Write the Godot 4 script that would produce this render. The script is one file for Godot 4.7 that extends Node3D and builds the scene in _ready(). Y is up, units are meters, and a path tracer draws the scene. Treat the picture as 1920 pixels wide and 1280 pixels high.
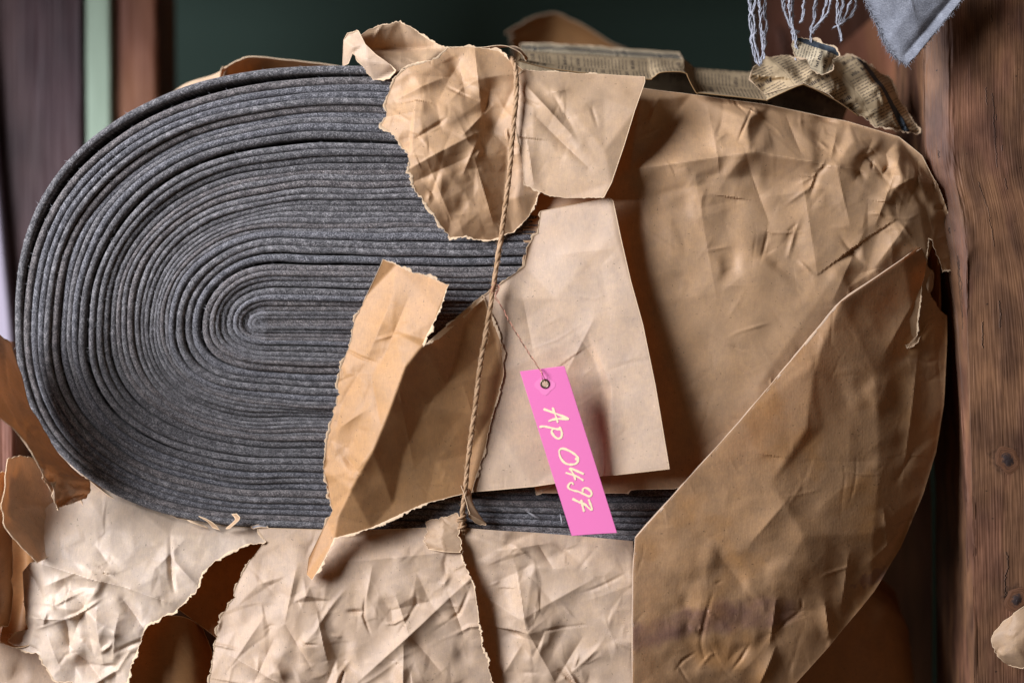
extends Node3D
# A roll of grey wool cloth in torn brown paper on a shelf, tied with twine, with a pink tag.
# Plan units: 1/3 mm. x runs right and y runs down over the front of the roll, z comes forward from it.
const U := 1.0 / 3000.0
const EYE := 4200.0
const CR_N := 600            # crumple fields: 600 x 600 cells of 2 units, seamless
var crumple := []            # coarse, medium, fine
var rng := RandomNumberGenerator.new()
var wob := FastNoiseLite.new()
var M := {}
var wood_knots := []

# ------------------------------------------------------------------ small helpers
func pt(x: float, y: float, z: float, z0 := 0.0) -> Vector3:
	var k := 1.0 - z0 / EYE
	return Vector3((x - 960.0) * k * U, (640.0 - y) * k * U, z * U)

func tag(o: Node, label: String, category: String, group := "") -> Node:
	o.set_meta("label", label)
	o.set_meta("category", category)
	if group: o.set_meta("group", group)
	return o

func base(called: String) -> Node3D:
	var o := Node3D.new()
	o.name = called
	add_child(o, true)
	return o

func commit(par: Node, called: String, v: PackedVector3Array, n: PackedVector3Array, uv: PackedVector2Array, ix: PackedInt32Array, mat: Material) -> MeshInstance3D:
	for k in range(0, ix.size(), 3):       # every face turned the way its normals point
		var p := v[ix[k]]
		if (v[ix[k + 2]] - p).cross(v[ix[k + 1]] - p).dot(n[ix[k]] + n[ix[k + 1]] + n[ix[k + 2]]) < 0.0:
			var e := ix[k + 1]
			ix[k + 1] = ix[k + 2]
			ix[k + 2] = e
	var a := []
	a.resize(Mesh.ARRAY_MAX)
	a[Mesh.ARRAY_VERTEX] = v
	a[Mesh.ARRAY_NORMAL] = n
	a[Mesh.ARRAY_TEX_UV] = uv
	a[Mesh.ARRAY_INDEX] = ix
	var m := ArrayMesh.new()
	m.add_surface_from_arrays(Mesh.PRIMITIVE_TRIANGLES, a)
	m.surface_set_material(0, mat)
	var o := MeshInstance3D.new()
	o.mesh = m
	o.name = called
	par.add_child(o, true)
	return o

# ------------------------------------------------------------------ crumple fields
func make_crumple(cells: int, sd: int) -> PackedFloat32Array:
	# flat facets between scattered peaks and hollows, as paper creases
	var r := RandomNumberGenerator.new()
	r.seed = sd
	var px := []
	for j in cells:
		for i in cells:
			px.append(Vector3(i + r.randf_range(0.08, 0.92), j + r.randf_range(0.08, 0.92), r.randf_range(-1, 1)))
	var s := float(CR_N) / cells
	var out := PackedFloat32Array()
	out.resize(CR_N * CR_N)
	for j in cells:
		for i in cells:
			var q := []
			for d in [[0, 0], [1, 0], [1, 1], [0, 1]]:
				var i2: int = i + d[0]
				var j2: int = j + d[1]
				var p: Vector3 = px[(j2 % cells) * cells + i2 % cells]
				if i2 >= cells: p.x += cells
				if j2 >= cells: p.y += cells
				q.append(Vector3(p.x * s, p.y * s, p.z))
			var t := [[q[0], q[1], q[2]], [q[0], q[2], q[3]]] if r.randf() < 0.5 else [[q[0], q[1], q[3]], [q[1], q[2], q[3]]]
			for tri in t:
				raster(tri[0], tri[1], tri[2], out, CR_N, CR_N, true)
	return out

func make_ridges(count: int, sd: int) -> PackedFloat32Array:
	# thin sharp crease lines, long and short, some raised and some sunk, each with a kink
	var r := RandomNumberGenerator.new()
	r.seed = sd
	var out := PackedFloat32Array()
	out.resize(CR_N * CR_N)
	for c in count:
		var p := Vector2(r.randf(), r.randf()) * CR_N
		var dir := Vector2.from_angle(r.randf() * TAU)
		var amp := r.randf_range(0.25, 1.0) * (1.0 if r.randf() < 0.6 else -1.0)
		var long := 10.0 + 80.0 * pow(r.randf(), 2.0)
		var bend := int(long * r.randf_range(0.3, 0.7))
		var w := r.randf_range(2.2, 5.0)
		var wander := r.randf_range(-0.006, 0.006)
		for k in int(long * 1.4):
			if k == bend: dir = dir.rotated(r.randf_range(-0.7, 0.7))
			dir = dir.rotated(wander)
			p += dir * 0.72
			var h := amp * sin(PI * clampf(k / (long * 1.4), 0.03, 0.97))
			for y in range(int(floor(p.y - w)), int(ceil(p.y + w)) + 1):
				for x in range(int(floor(p.x - w)), int(ceil(p.x + w)) + 1):
					var e := h * pow(maxf(0.0, 1.0 - Vector2(x, y).distance_to(p) / w), 1.6)
					if e / signf(amp) > 0.0:
						var q := posmod(y, CR_N) * CR_N + posmod(x, CR_N)
						if absf(e) > absf(out[q]): out[q] = e
	return out

func raster(a: Vector3, b: Vector3, c: Vector3, out: PackedFloat32Array, nx: int, ny: int, wrap: bool) -> void:
	var x0 := int(floor(minf(a.x, minf(b.x, c.x))))
	var x1 := int(ceil(maxf(a.x, maxf(b.x, c.x))))
	var y0 := int(floor(minf(a.y, minf(b.y, c.y))))
	var y1 := int(ceil(maxf(a.y, maxf(b.y, c.y))))
	if not wrap:
		x0 = maxi(x0, 0); y0 = maxi(y0, 0); x1 = mini(x1, nx - 1); y1 = mini(y1, ny - 1)
	var den := (b.y - c.y) * (a.x - c.x) + (c.x - b.x) * (a.y - c.y)
	if absf(den) < 1e-6: return
	for y in range(y0, y1 + 1):
		for x in range(x0, x1 + 1):
			var u := ((b.y - c.y) * (x - c.x) + (c.x - b.x) * (y - c.y)) / den
			var v := ((c.y - a.y) * (x - c.x) + (a.x - c.x) * (y - c.y)) / den
			if u >= -0.002 and v >= -0.002 and u + v <= 1.002:
				out[(posmod(y, ny)) * nx + posmod(x, nx)] = u * a.z + v * b.z + (1.0 - u - v) * c.z

func crump(k: int, x: float, y: float) -> float:
	var f: PackedFloat32Array = crumple[k]
	var fx := fposmod(x * 0.5, CR_N)
	var fy := fposmod(y * 0.5, CR_N)
	var i := int(fx) % CR_N
	var j := int(fy) % CR_N
	var i2 := (i + 1) % CR_N
	var j2 := (j + 1) % CR_N
	fx -= floor(fx)
	fy -= floor(fy)
	return lerpf(lerpf(f[j * CR_N + i], f[j * CR_N + i2], fx), lerpf(f[j2 * CR_N + i], f[j2 * CR_N + i2], fx), fy)

# ------------------------------------------------------------------ paper sheets
class Relief:
	var x0: float
	var y0: float
	var g: float
	var nx: int
	var ny: int
	var h: PackedFloat32Array
	func at(x: float, y: float) -> float:
		var fx := clampf((x - x0) / g, 0.0, nx - 1.001)
		var fy := clampf((y - y0) / g, 0.0, ny - 1.001)
		var i := int(fx)
		var j := int(fy)
		fx -= i
		fy -= j
		return lerpf(lerpf(h[j * nx + i], h[j * nx + i + 1], fx), lerpf(h[(j + 1) * nx + i], h[(j + 1) * nx + i + 1], fx), fy)

func spread(ctrl: Array, col: int, r: Relief) -> PackedFloat32Array:
	var pts := PackedVector2Array()
	var val := []
	for c in ctrl:
		pts.append(Vector2(c[0], c[1]))
		val.append(float(c[col]) if c.size() > col else 1.0)
	var n := pts.size()
	var far := 90.0
	var w := r.nx * r.g
	var hh := r.ny * r.g
	for e in [[0, 0], [0.5, 0], [1, 0], [1, 0.5], [1, 1], [0.5, 1], [0, 1], [0, 0.5]]:
		var p := Vector2(r.x0 - far + e[0] * (w + 2 * far), r.y0 - far + e[1] * (hh + 2 * far))
		var sum := 0.0
		var tot := 0.0
		for i in n:
			var ww := 1.0 / pow(p.distance_to(pts[i]) + 1.0, 3.0)
			sum += ww * val[i]
			tot += ww
		pts.append(p)
		val.append(sum / tot)
	var out := PackedFloat32Array()
	out.resize(r.nx * r.ny)
	var t := Geometry2D.triangulate_delaunay(pts)
	for k in range(0, t.size(), 3):
		var q := []
		for m in 3:
			var p: Vector2 = pts[t[k + m]]
			q.append(Vector3((p.x - r.x0) / r.g, (p.y - r.y0) / r.g, val[t[k + m]]))
		raster(q[0], q[1], q[2], out, r.nx, r.ny, false)
	return out

func blur(a: PackedFloat32Array, nx: int, ny: int, passes: int) -> PackedFloat32Array:
	for k in passes:
		var b := a.duplicate()
		for j in ny:
			for i in range(1, nx - 1):
				b[j * nx + i] = (a[j * nx + i - 1] + 2.0 * a[j * nx + i] + a[j * nx + i + 1]) * 0.25
		for j in range(1, ny - 1):
			for i in nx:
				a[j * nx + i] = (b[(j - 1) * nx + i] + 2.0 * b[j * nx + i] + b[(j + 1) * nx + i]) * 0.25
	return a

func torn_outline(pts: Array, sd: int) -> Array:
	# [[Vector2, torn], ...]: each point is [x, y, torn amplitude of the side that follows]
	var out := []
	var n := pts.size()
	for i in n:
		var a := Vector2(pts[i][0], pts[i][1])
		var b := Vector2(pts[(i + 1) % n][0], pts[(i + 1) % n][1])
		var amp: float = pts[i][2] if pts[i].size() > 2 else 0.0
		var d := b - a
		var k := maxi(1, int(d.length() / (2.6 if amp > 0.0 else 12.0)))
		var nn := d.orthogonal().normalized()
		for s in k:
			var p := a + d * (float(s) / k)
			if amp > 0.0:
				var q := p * 1.0
				var rag := 0.35 + 2.4 * absf(wob.get_noise_3d(q.x * 1.6, q.y * 1.6, sd * 53.0))
				p += nn * amp * rag * (wob.get_noise_3d(q.x * 0.9, q.y * 0.9, sd * 37.0) * 1.6 + wob.get_noise_3d(q.x * 4.3, q.y * 4.3, sd * 21.0) * 0.7 + wob.get_noise_3d(q.x * 19.0, q.y * 19.0, sd * 11.0) * 0.75)
			out.append([p, amp])
	return out

func sheet(par: Node, called: String, mat: Material, pts: Array, ctrl: Array, o := {}) -> Relief:
	var sd: int = o.get("seed", 1)
	var g: float = o.get("g", 3.0)
	var z0: float = o.get("z0", 0.0)
	var cr: Array = o.get("cr", [4.0, 2.0, 0.7])
	var ol := torn_outline(pts, sd)
	var poly := PackedVector2Array()
	for q in ol: poly.append(q[0])
	var lo: Vector2 = poly[0]
	var hi: Vector2 = poly[0]
	for p in poly:
		lo = lo.min(p)
		hi = hi.max(p)
	var r := Relief.new()
	r.g = g
	r.x0 = lo.x - 2 * g
	r.y0 = lo.y - 2 * g
	r.nx = int((hi.x - lo.x) / g) + 6
	r.ny = int((hi.y - lo.y) / g) + 6
	r.h = blur(spread(ctrl, 2, r), r.nx, r.ny, o.get("blur", 3))
	var w := blur(spread(ctrl, 3, r), r.nx, r.ny, 4)
	var ox := sd * 173.0
	var oy := sd * 411.0
	var line: float = o.get("line", 2.4)
	for j in r.ny:
		for i in r.nx:
			var x := r.x0 + i * g
			var y := r.y0 + j * g
			# the coarse and the fine creases run at different slants
			var e := cr[0] * crump(0, x + ox, y + oy) as float
			e += cr[1] * crump(1, x * 0.8 + y * 0.6 + ox, y * 0.8 - x * 0.6 + oy)
			e += cr[2] * crump(2, x * 0.6 - y * 0.8 + oy, y * 0.6 + x * 0.8 + ox)
			e += line * crump(3, x * 0.9 + y * 0.43 + oy, y * 0.9 - x * 0.43 + ox)
			var patch := 0.3 + 1.5 * smoothstep(-0.35, 0.45, wob.get_noise_3d(x * 0.9, y * 0.9, sd * 71.0))
			r.h[j * r.nx + i] += e * patch * w[j * r.nx + i] + wob.get_noise_3d(x * 0.6, y * 0.6, sd * 5.0) * o.get("wave", 3.0)
	for c in o.get("creases", []):
		var a := Vector2(c[0], c[1])
		var b := Vector2(c[2], c[3])
		var ww: float = c[5] * 1.9
		var i0 := maxi(0, int((minf(a.x, b.x) - ww - r.x0) / g))
		var i1 := mini(r.nx - 1, int((maxf(a.x, b.x) + ww - r.x0) / g) + 1)
		var j0 := maxi(0, int((minf(a.y, b.y) - ww - r.y0) / g))
		var j1 := mini(r.ny - 1, int((maxf(a.y, b.y) + ww - r.y0) / g) + 1)
		var d := b - a
		for j in range(j0, j1 + 1):
			for i in range(i0, i1 + 1):
				var p := Vector2(r.x0 + i * g, r.y0 + j * g)
				var t := clampf((p - a).dot(d) / d.length_squared(), 0.0, 1.0)
				var dist := p.distance_to(a + d * t)
				if dist < ww:
					r.h[j * r.nx + i] += c[4] * 1.15 * pow(1.0 - dist / ww, 2.3) * (0.35 + 0.65 * sin(PI * clampf(t, 0.02, 0.98)))
	# triangles: whole cells, and cells cut by the outline
	var v := PackedVector3Array()
	var nn := PackedVector3Array()
	var uv := PackedVector2Array()
	var ix := PackedInt32Array()
	var inside := PackedByteArray()
	inside.resize(r.nx * r.ny)
	for j in r.ny:
		for i in r.nx:
			inside[j * r.nx + i] = 1 if Geometry2D.is_point_in_polygon(Vector2(r.x0 + i * g, r.y0 + j * g), poly) else 0
	var near := {}
	for p in poly:
		near[Vector2i(int((p.x - r.x0) / g), int((p.y - r.y0) / g))] = true
	var us: float = 1.0 / o.get("uv", 420.0)
	var ut: float = o.get("turn", 0.0)
	var uc := cos(ut) * us
	var un := sin(ut) * us
	var add := func(x: float, y: float) -> int:
		v.append(pt(x, y, r.at(x, y), z0))
		var dx := (r.at(x + g * 0.6, y) - r.at(x - g * 0.6, y)) / (1.2 * g)
		var dy := (r.at(x, y + g * 0.6) - r.at(x, y - g * 0.6)) / (1.2 * g)
		nn.append(Vector3(-dx, dy, 1.0).normalized())
		uv.append(Vector2(x * uc - y * un, x * un + y * uc) + Vector2(sd * 0.37, sd * 0.61) if not o.has("fit") else Vector2((x - lo.x) / (hi.x - lo.x), (y - lo.y) / (hi.y - lo.y)))
		return v.size() - 1
	for j in r.ny - 1:
		for i in r.nx - 1:
			var c := [j * r.nx + i, j * r.nx + i + 1, (j + 1) * r.nx + i + 1, (j + 1) * r.nx + i]
			var cnt: int = inside[c[0]] + inside[c[1]] + inside[c[2]] + inside[c[3]]
			if cnt == 0 and not near.has(Vector2i(i, j)): continue
			var x := r.x0 + i * g
			var y := r.y0 + j * g
			if cnt == 4 and not near.has(Vector2i(i, j)):
				var hs := [r.h[c[0]], r.h[c[1]], r.h[c[2]], r.h[c[3]]]
				var cn := Vector3(-(hs[1] + hs[2] - hs[0] - hs[3]), hs[2] + hs[3] - hs[0] - hs[1], 2.0 * g).normalized()
				var b0 := v.size()
				for m in 4:
					var xx := x + (g if m == 1 or m == 2 else 0.0)
					var yy := y + (g if m >= 2 else 0.0)
					v.append(pt(xx, yy, hs[m], z0))
					nn.append(cn)
					uv.append(Vector2(xx * uc - yy * un, xx * un + yy * uc) + Vector2(sd * 0.37, sd * 0.61) if not o.has("fit") else Vector2((xx - lo.x) / (hi.x - lo.x), (yy - lo.y) / (hi.y - lo.y)))
				ix.append_array(PackedInt32Array([b0, b0 + 1, b0 + 2, b0, b0 + 2, b0 + 3]))
			else:
				var cell := PackedVector2Array([Vector2(x, y), Vector2(x + g, y), Vector2(x + g, y + g), Vector2(x, y + g)])
				for piece in Geometry2D.intersect_polygons(cell, poly):
					if Geometry2D.is_polygon_clockwise(piece) == Geometry2D.is_polygon_clockwise(cell) or true:
						var t := Geometry2D.triangulate_polygon(piece)
						var b0 := v.size()
						for p in piece: add.call(p.x, p.y)
						for k in range(0, t.size(), 3):
							ix.append_array(PackedInt32Array([b0 + t[k], b0 + t[k + 2], b0 + t[k + 1]]))
	var face := commit(par, called, v, nn, uv, ix, mat)
	# the paper's edge: clean where cut, pale and fibrous where torn
	if o.get("edge", true):
		paper_edge(face, "torn_edge" if o.get("torn_mat", true) else "cut_edge", ol, poly, r, z0, o.get("edge_mat", M.fibre), o.get("ply", 1.0), sd)
	return r

func paper_edge(par: Node, called: String, ol: Array, poly: PackedVector2Array, r: Relief, z0: float, mat: Material, ply: float, sd: int) -> void:
	var v := PackedVector3Array()
	var nn := PackedVector3Array()
	var uv := PackedVector2Array()
	var ix := PackedInt32Array()
	var n := ol.size()
	var sgn := 1.0 if Geometry2D.is_polygon_clockwise(poly) else -1.0
	for i in n + 1:
		var p: Vector2 = ol[i % n][0]
		var a: Vector2 = ol[(i + n - 1) % n][0]
		var b: Vector2 = ol[(i + 1) % n][0]
		var inn := (b - a).orthogonal().normalized() * -sgn
		var amp: float = ol[i % n][1]
		var w := 0.5
		if amp > 0.0:
			w = ply * maxf(0.3, 1.5 + 5.0 * wob.get_noise_3d(p.x * 3.0, p.y * 3.0, sd * 9.0) + 2.4 * wob.get_noise_3d(p.x * 14.0, p.y * 14.0, 3.0))
		var q := p + inn * w
		var e := p - inn * 0.5
		var h := r.at(p.x, p.y)
		var base_i := v.size()
		v.append(pt(q.x, q.y, r.at(q.x, q.y) + 0.5, z0))
		v.append(pt(e.x, e.y, h + 0.35, z0))
		v.append(pt(e.x, e.y, h - 0.9, z0))
		var out3 := Vector3(-inn.x, inn.y, 0.0)
		nn.append((Vector3(0, 0, 1)).normalized())
		nn.append((Vector3(0, 0, 1) + out3 * 0.6).normalized())
		nn.append((Vector3(0, 0, 0.2) + out3).normalized())
		for k in 3: uv.append(Vector2(i * 0.03, k * 0.1))
		if i > 0:
			var z := base_i - 3
			ix.append_array(PackedInt32Array([z, z + 1, z + 4, z, z + 4, z + 3, z + 1, z + 2, z + 5, z + 1, z + 5, z + 4]))
	commit(par, called, v, nn, uv, ix, mat)

func cat(a: Vector3, b: Vector3, c: Vector3, d: Vector3, t: float) -> Vector3:
	return 0.5 * ((2.0 * b) + (c - a) * t + (2.0 * a - 5.0 * b + 4.0 * c - d) * t * t + (3.0 * b - a - 3.0 * c + d) * t * t * t)

func along(p: Array, t: float) -> Vector3:
	var n := p.size()
	var f := clampf(t, 0.0, 1.0) * (n - 1)
	var i := mini(int(f), n - 2)
	return cat(p[maxi(i - 1, 0)], p[i], p[i + 1], p[mini(i + 2, n - 1)], f - i)

func smooth_path(p: Array, step: float) -> Array:
	var out := []
	for i in p.size() - 1:
		var k := maxi(2, int(p[i].distance_to(p[i + 1]) / step))
		for s in k: out.append(cat(p[maxi(i - 1, 0)], p[i], p[i + 1], p[mini(i + 2, p.size() - 1)], float(s) / k))
	out.append(p[-1])
	return out

# a sheet drawn through rows of points; it may curl back over itself
func loft(par: Node, called: String, mat: Material, rows: Array, o := {}) -> MeshInstance3D:
	var nu: int = o.get("nu", 40)
	var nv: int = o.get("nv", 40)
	var sd: int = o.get("seed", 1)
	var cr: Array = o.get("cr", [3.0, 1.5, 0.6])
	var torn: Array = o.get("torn", [0.0, 0.0, 0.0, 0.0])
	var z0: float = o.get("z0", 0.0)
	var rr := []
	for row in rows:
		var q := []
		for p in row: q.append(Vector3(p[0], p[1], p[2]))
		rr.append(q)
	var grid := []
	for i in nu + 1:
		for j in nv + 1:
			var u := float(i) / nu
			var vv := float(j) / nv
			var e0: float = torn[0] * absf(wob.get_noise_3d(vv * 300.0, 7.0, sd * 31.0) + 0.6 * wob.get_noise_3d(vv * 1500.0, 7.0, sd * 31.0))
			var e1: float = torn[1] * absf(wob.get_noise_3d(vv * 300.0, 90.0, sd * 31.0) + 0.6 * wob.get_noise_3d(vv * 1500.0, 90.0, sd * 31.0))
			var f0: float = torn[2] * absf(wob.get_noise_3d(u * 300.0, 170.0, sd * 31.0) + 0.6 * wob.get_noise_3d(u * 1500.0, 170.0, sd * 31.0))
			var f1: float = torn[3] * absf(wob.get_noise_3d(u * 300.0, 260.0, sd * 31.0) + 0.6 * wob.get_noise_3d(u * 1500.0, 260.0, sd * 31.0))
			var cu := e0 + u * (1.0 - e0 - e1)
			var cv := f0 + vv * (1.0 - f0 - f1)
			var c := []
			for q in rr: c.append(along(q, cv))
			grid.append(along(c, cu))
	var w := nv + 1
	var lu := 0.0
	var lv := 0.0
	for i in nu: lu += (grid[(i + 1) * w + nv / 2] as Vector3).distance_to(grid[i * w + nv / 2])
	for j in nv: lv += (grid[nu / 2 * w + j + 1] as Vector3).distance_to(grid[nu / 2 * w + j])
	var nrm := []
	nrm.resize(grid.size())
	for pass_i in 2:
		for i in nu + 1:
			for j in w:
				var du: Vector3 = grid[mini(i + 1, nu) * w + j] - grid[maxi(i - 1, 0) * w + j]
				var dv: Vector3 = grid[i * w + mini(j + 1, nv)] - grid[i * w + maxi(j - 1, 0)]
				var k := du.cross(dv)
				nrm[i * w + j] = k.normalized() if k.length() > 1e-5 else Vector3(0, 0, 1)
		if pass_i == 0:
			for i in nu + 1:
				for j in w:
					var x := lu * i / nu + sd * 173.0
					var y := lv * j / nv + sd * 77.0
					var e: float = cr[0] * crump(0, x, y) + cr[1] * crump(1, x * 0.8 + y * 0.6, y * 0.8 - x * 0.6) + cr[2] * crump(2, x, y) + o.get("line", 1.6) * crump(3, x, y)
					grid[i * w + j] += nrm[i * w + j] * e
	var v := PackedVector3Array()
	var nn := PackedVector3Array()
	var uv := PackedVector2Array()
	var ix := PackedInt32Array()
	var us: float = 1.0 / o.get("uv", 420.0)
	var cu_ := [0.0]
	var cv_ := [0.0]
	for i in nu: cu_.append(cu_[-1] + (grid[(i + 1) * w + nv / 2] as Vector3).distance_to(grid[i * w + nv / 2]))
	for j in nv: cv_.append(cv_[-1] + (grid[nu / 2 * w + j + 1] as Vector3).distance_to(grid[nu / 2 * w + j]))
	for i in nu + 1:
		for j in w:
			var p: Vector3 = grid[i * w + j]
			v.append(pt(p.x, p.y, p.z, z0))
			var m: Vector3 = nrm[i * w + j]
			nn.append(Vector3(m.x, -m.y, m.z))
			uv.append(Vector2(cu_[i] * us + sd * 0.31, cv_[j] * us + sd * 0.17) if not o.has("fit") else Vector2(cv_[j] / cv_[-1], cu_[i] / cu_[-1]))
			if i < nu and j < nv:
				var k := i * w + j
				ix.append_array(PackedInt32Array([k, k + 1, k + w + 1, k, k + w + 1, k + w]))
	var ob := commit(par, called, v, nn, uv, ix, mat)
	if o.get("rim", true):
		var em: Material = o.get("edge_mat", M.fibre)
		var rim := []
		for j in w: rim.append(grid[j])
		for i in range(1, nu + 1): rim.append(grid[i * w + nv])
		for j in range(1, w): rim.append(grid[nu * w + nv - j])
		for i in range(1, nu + 1): rim.append(grid[(nu - i) * w])
		tube(ob, "torn_edge", em, rim, 0.9, 4, z0)
	return ob

func tube(par: Node, called: String, mat: Material, path: Array, rad, sides := 8, z0 := 0.0, uvk := 0.02) -> MeshInstance3D:
	var v := PackedVector3Array()
	var nn := PackedVector3Array()
	var uv := PackedVector2Array()
	var ix := PackedInt32Array()
	add_tube(v, nn, uv, ix, path, rad, sides, z0, uvk)
	return commit(par, called, v, nn, uv, ix, mat)

func add_tube(v: PackedVector3Array, nn: PackedVector3Array, uv: PackedVector2Array, ix: PackedInt32Array, path: Array, rad, sides := 8, z0 := 0.0, uvk := 0.02) -> void:
	var n := path.size()
	var b0 := v.size()
	var side := Vector3.ZERO
	var len := 0.0
	for i in n:
		var t: Vector3 = (path[mini(i + 1, n - 1)] - path[maxi(i - 1, 0)]).normalized()
		if t == Vector3.ZERO: t = Vector3(0, 1, 0)
		if side == Vector3.ZERO:
			side = t.cross(Vector3(0, 0, 1))
			if side.length() < 0.1: side = t.cross(Vector3(1, 0, 0))
		side = (side - t * side.dot(t)).normalized()
		var up := t.cross(side)
		if i > 0: len += path[i].distance_to(path[i - 1])
		var rr: float = rad[i] if rad is Array else rad
		for s in sides + 1:
			var a := TAU * s / sides
			var d := side * cos(a) + up * sin(a)
			var p: Vector3 = path[i] + d * rr
			v.append(pt(p.x, p.y, p.z, z0))
			nn.append(Vector3(d.x, -d.y, d.z))
			uv.append(Vector2(float(s) / sides, len * uvk))
			if i < n - 1 and s < sides:
				var k := b0 + i * (sides + 1) + s
				ix.append_array(PackedInt32Array([k, k + 1, k + sides + 2, k, k + sides + 2, k + sides + 1]))

# ------------------------------------------------------------------ textures and materials
func srgb(r: float, g: float, b: float) -> Color:
	return Color(r / 255.0, g / 255.0, b / 255.0)

func noise(freq: float, sd: int, oct := 4) -> FastNoiseLite:
	var n := FastNoiseLite.new()
	n.noise_type = FastNoiseLite.TYPE_SIMPLEX_SMOOTH
	n.frequency = freq
	n.seed = sd
	n.fractal_octaves = oct
	return n

func tex(im: Image) -> ImageTexture:
	im.generate_mipmaps()
	return ImageTexture.create_from_image(im)

func torus_noise(n: FastNoiseLite, x: float, y: float, w: float, h: float, sx := 1.0, sy := 1.0) -> float:
	# seamless over w by h: cross-fade with the neighbour tile
	var fx := smoothstep(0.8, 1.0, x / w)
	var fy := smoothstep(0.8, 1.0, y / h)
	var a := lerpf(n.get_noise_2d(x * sx, y * sy), n.get_noise_2d((x - w) * sx, y * sy), fx)
	if fy <= 0.0: return a
	var b := lerpf(n.get_noise_2d(x * sx, (y - h) * sy), n.get_noise_2d((x - w) * sx, (y - h) * sy), fx)
	return lerpf(a, b, fy)

var kraft_im: Image
var kraft_bump: Image
func make_kraft() -> void:
	var s := 512
	var a := noise(0.012, 5)
	var b := noise(0.22, 6, 2)
	var f := noise(0.06, 7, 3)
	kraft_im = Image.create(s, s, false, Image.FORMAT_RGB8)
	var hb := Image.create(s, s, false, Image.FORMAT_RGB8)
	for y in s:
		for x in s:
			var fibre := torus_noise(b, x, y, s, s, 1.6, 0.16)
			var grain := torus_noise(b, x, y, s, s, 1.0, 1.0)
			var cloud := torus_noise(a, x, y, s, s)
			var mott := torus_noise(f, x, y, s, s)
			var k := 1.0 + 0.04 * fibre + 0.035 * grain + 0.06 * cloud + 0.035 * mott
			var c := Color(k, k * (1.0 - 0.012 * cloud), k * (1.0 - 0.035 * cloud - 0.02 * mott)) * 0.86
			kraft_im.set_pixel(x, y, c.clamp())
			var hgt := 0.5 + 0.20 * grain + 0.14 * fibre + 0.25 * mott
			hb.set_pixel(x, y, Color(hgt, hgt, hgt).clamp())
	var r := RandomNumberGenerator.new()
	r.seed = 77
	for i in 240:
		var p := Vector2(r.randf() * s, r.randf() * s)
		var d := Vector2.from_angle(r.randf() * TAU)
		var dark := r.randf_range(0.55, 0.85) if r.randf() < 0.7 else 1.12
		for k in r.randi_range(1, 5):
			var q := (p + d * k).posmod(s)
			kraft_im.set_pixel(int(q.x), int(q.y), (kraft_im.get_pixel(int(q.x), int(q.y)) * dark).clamp())
	hb.bump_map_to_normal_map(2.2)
	kraft_bump = hb

func kraft(c: Color, rough := 0.58) -> StandardMaterial3D:
	var m := StandardMaterial3D.new()
	m.albedo_color = c
	m.albedo_texture = M.kraft_tex
	m.normal_enabled = true
	m.normal_texture = M.kraft_nrm
	m.normal_scale = 0.12
	m.roughness = rough
	m.metallic_specular = 0.5
	m.backlight_enabled = true      # thin paper lets a little light through
	m.backlight = Color(0.60, 0.39, 0.18)
	m.cull_mode = BaseMaterial3D.CULL_DISABLED
	return m

func plain(c: Color, rough := 0.8, spec := 0.3) -> StandardMaterial3D:
	var m := StandardMaterial3D.new()
	m.albedo_color = c
	m.roughness = rough
	m.metallic_specular = spec
	m.cull_mode = BaseMaterial3D.CULL_DISABLED
	return m

func wool_tex(lo: Color, hi: Color, sd: int, fleck := 0.0) -> Array:
	var s := 256
	var im := Image.create(s, s, false, Image.FORMAT_RGB8)
	var hb := Image.create(s, s, false, Image.FORMAT_RGB8)
	var r := RandomNumberGenerator.new()
	r.seed = sd
	var big := noise(0.02, sd)
	var cell := {}
	for y in s:
		for x in s:
			# twill: slanted floats about three by two pixels
			var tx := int(floor((x + y * 0.5) / 4.0)) % 96
			var ty := y / 2
			var key := Vector2i(tx, ty)
			if not cell.has(key): cell[key] = r.randf()
			var q: float = cell[key]
			var diag := 0.5 + 0.5 * sin((x + y * 0.5) * TAU / 4.0)
			var t := clampf(0.02 + 0.85 * q * (0.5 + 0.5 * diag) + 0.26 * torus_noise(big, x, y, s, s) + r.randf_range(-0.07, 0.07), 0, 1)
			var c := lo.lerp(hi, t * t * 0.6 + t * 0.4)
			if r.randf() < fleck: c = c.lerp(hi, 0.6)
			im.set_pixel(x, y, c)
			var hh := clampf(0.25 + 0.5 * diag * q + 0.25 * r.randf(), 0, 1)
			hb.set_pixel(x, y, Color(hh, hh, hh))
	hb.bump_map_to_normal_map(3.0)
	return [tex(im), tex(hb)]

func wool(t: Array, tint: Color) -> StandardMaterial3D:
	var m := StandardMaterial3D.new()
	m.albedo_color = tint
	m.albedo_texture = t[0]
	m.normal_enabled = true
	m.normal_texture = t[1]
	m.normal_scale = 0.9
	m.roughness = 0.95
	m.metallic_specular = 0.15
	m.rim_enabled = true
	m.rim = 0.35
	m.rim_tint = 0.6
	m.cull_mode = BaseMaterial3D.CULL_DISABLED
	return m

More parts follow.
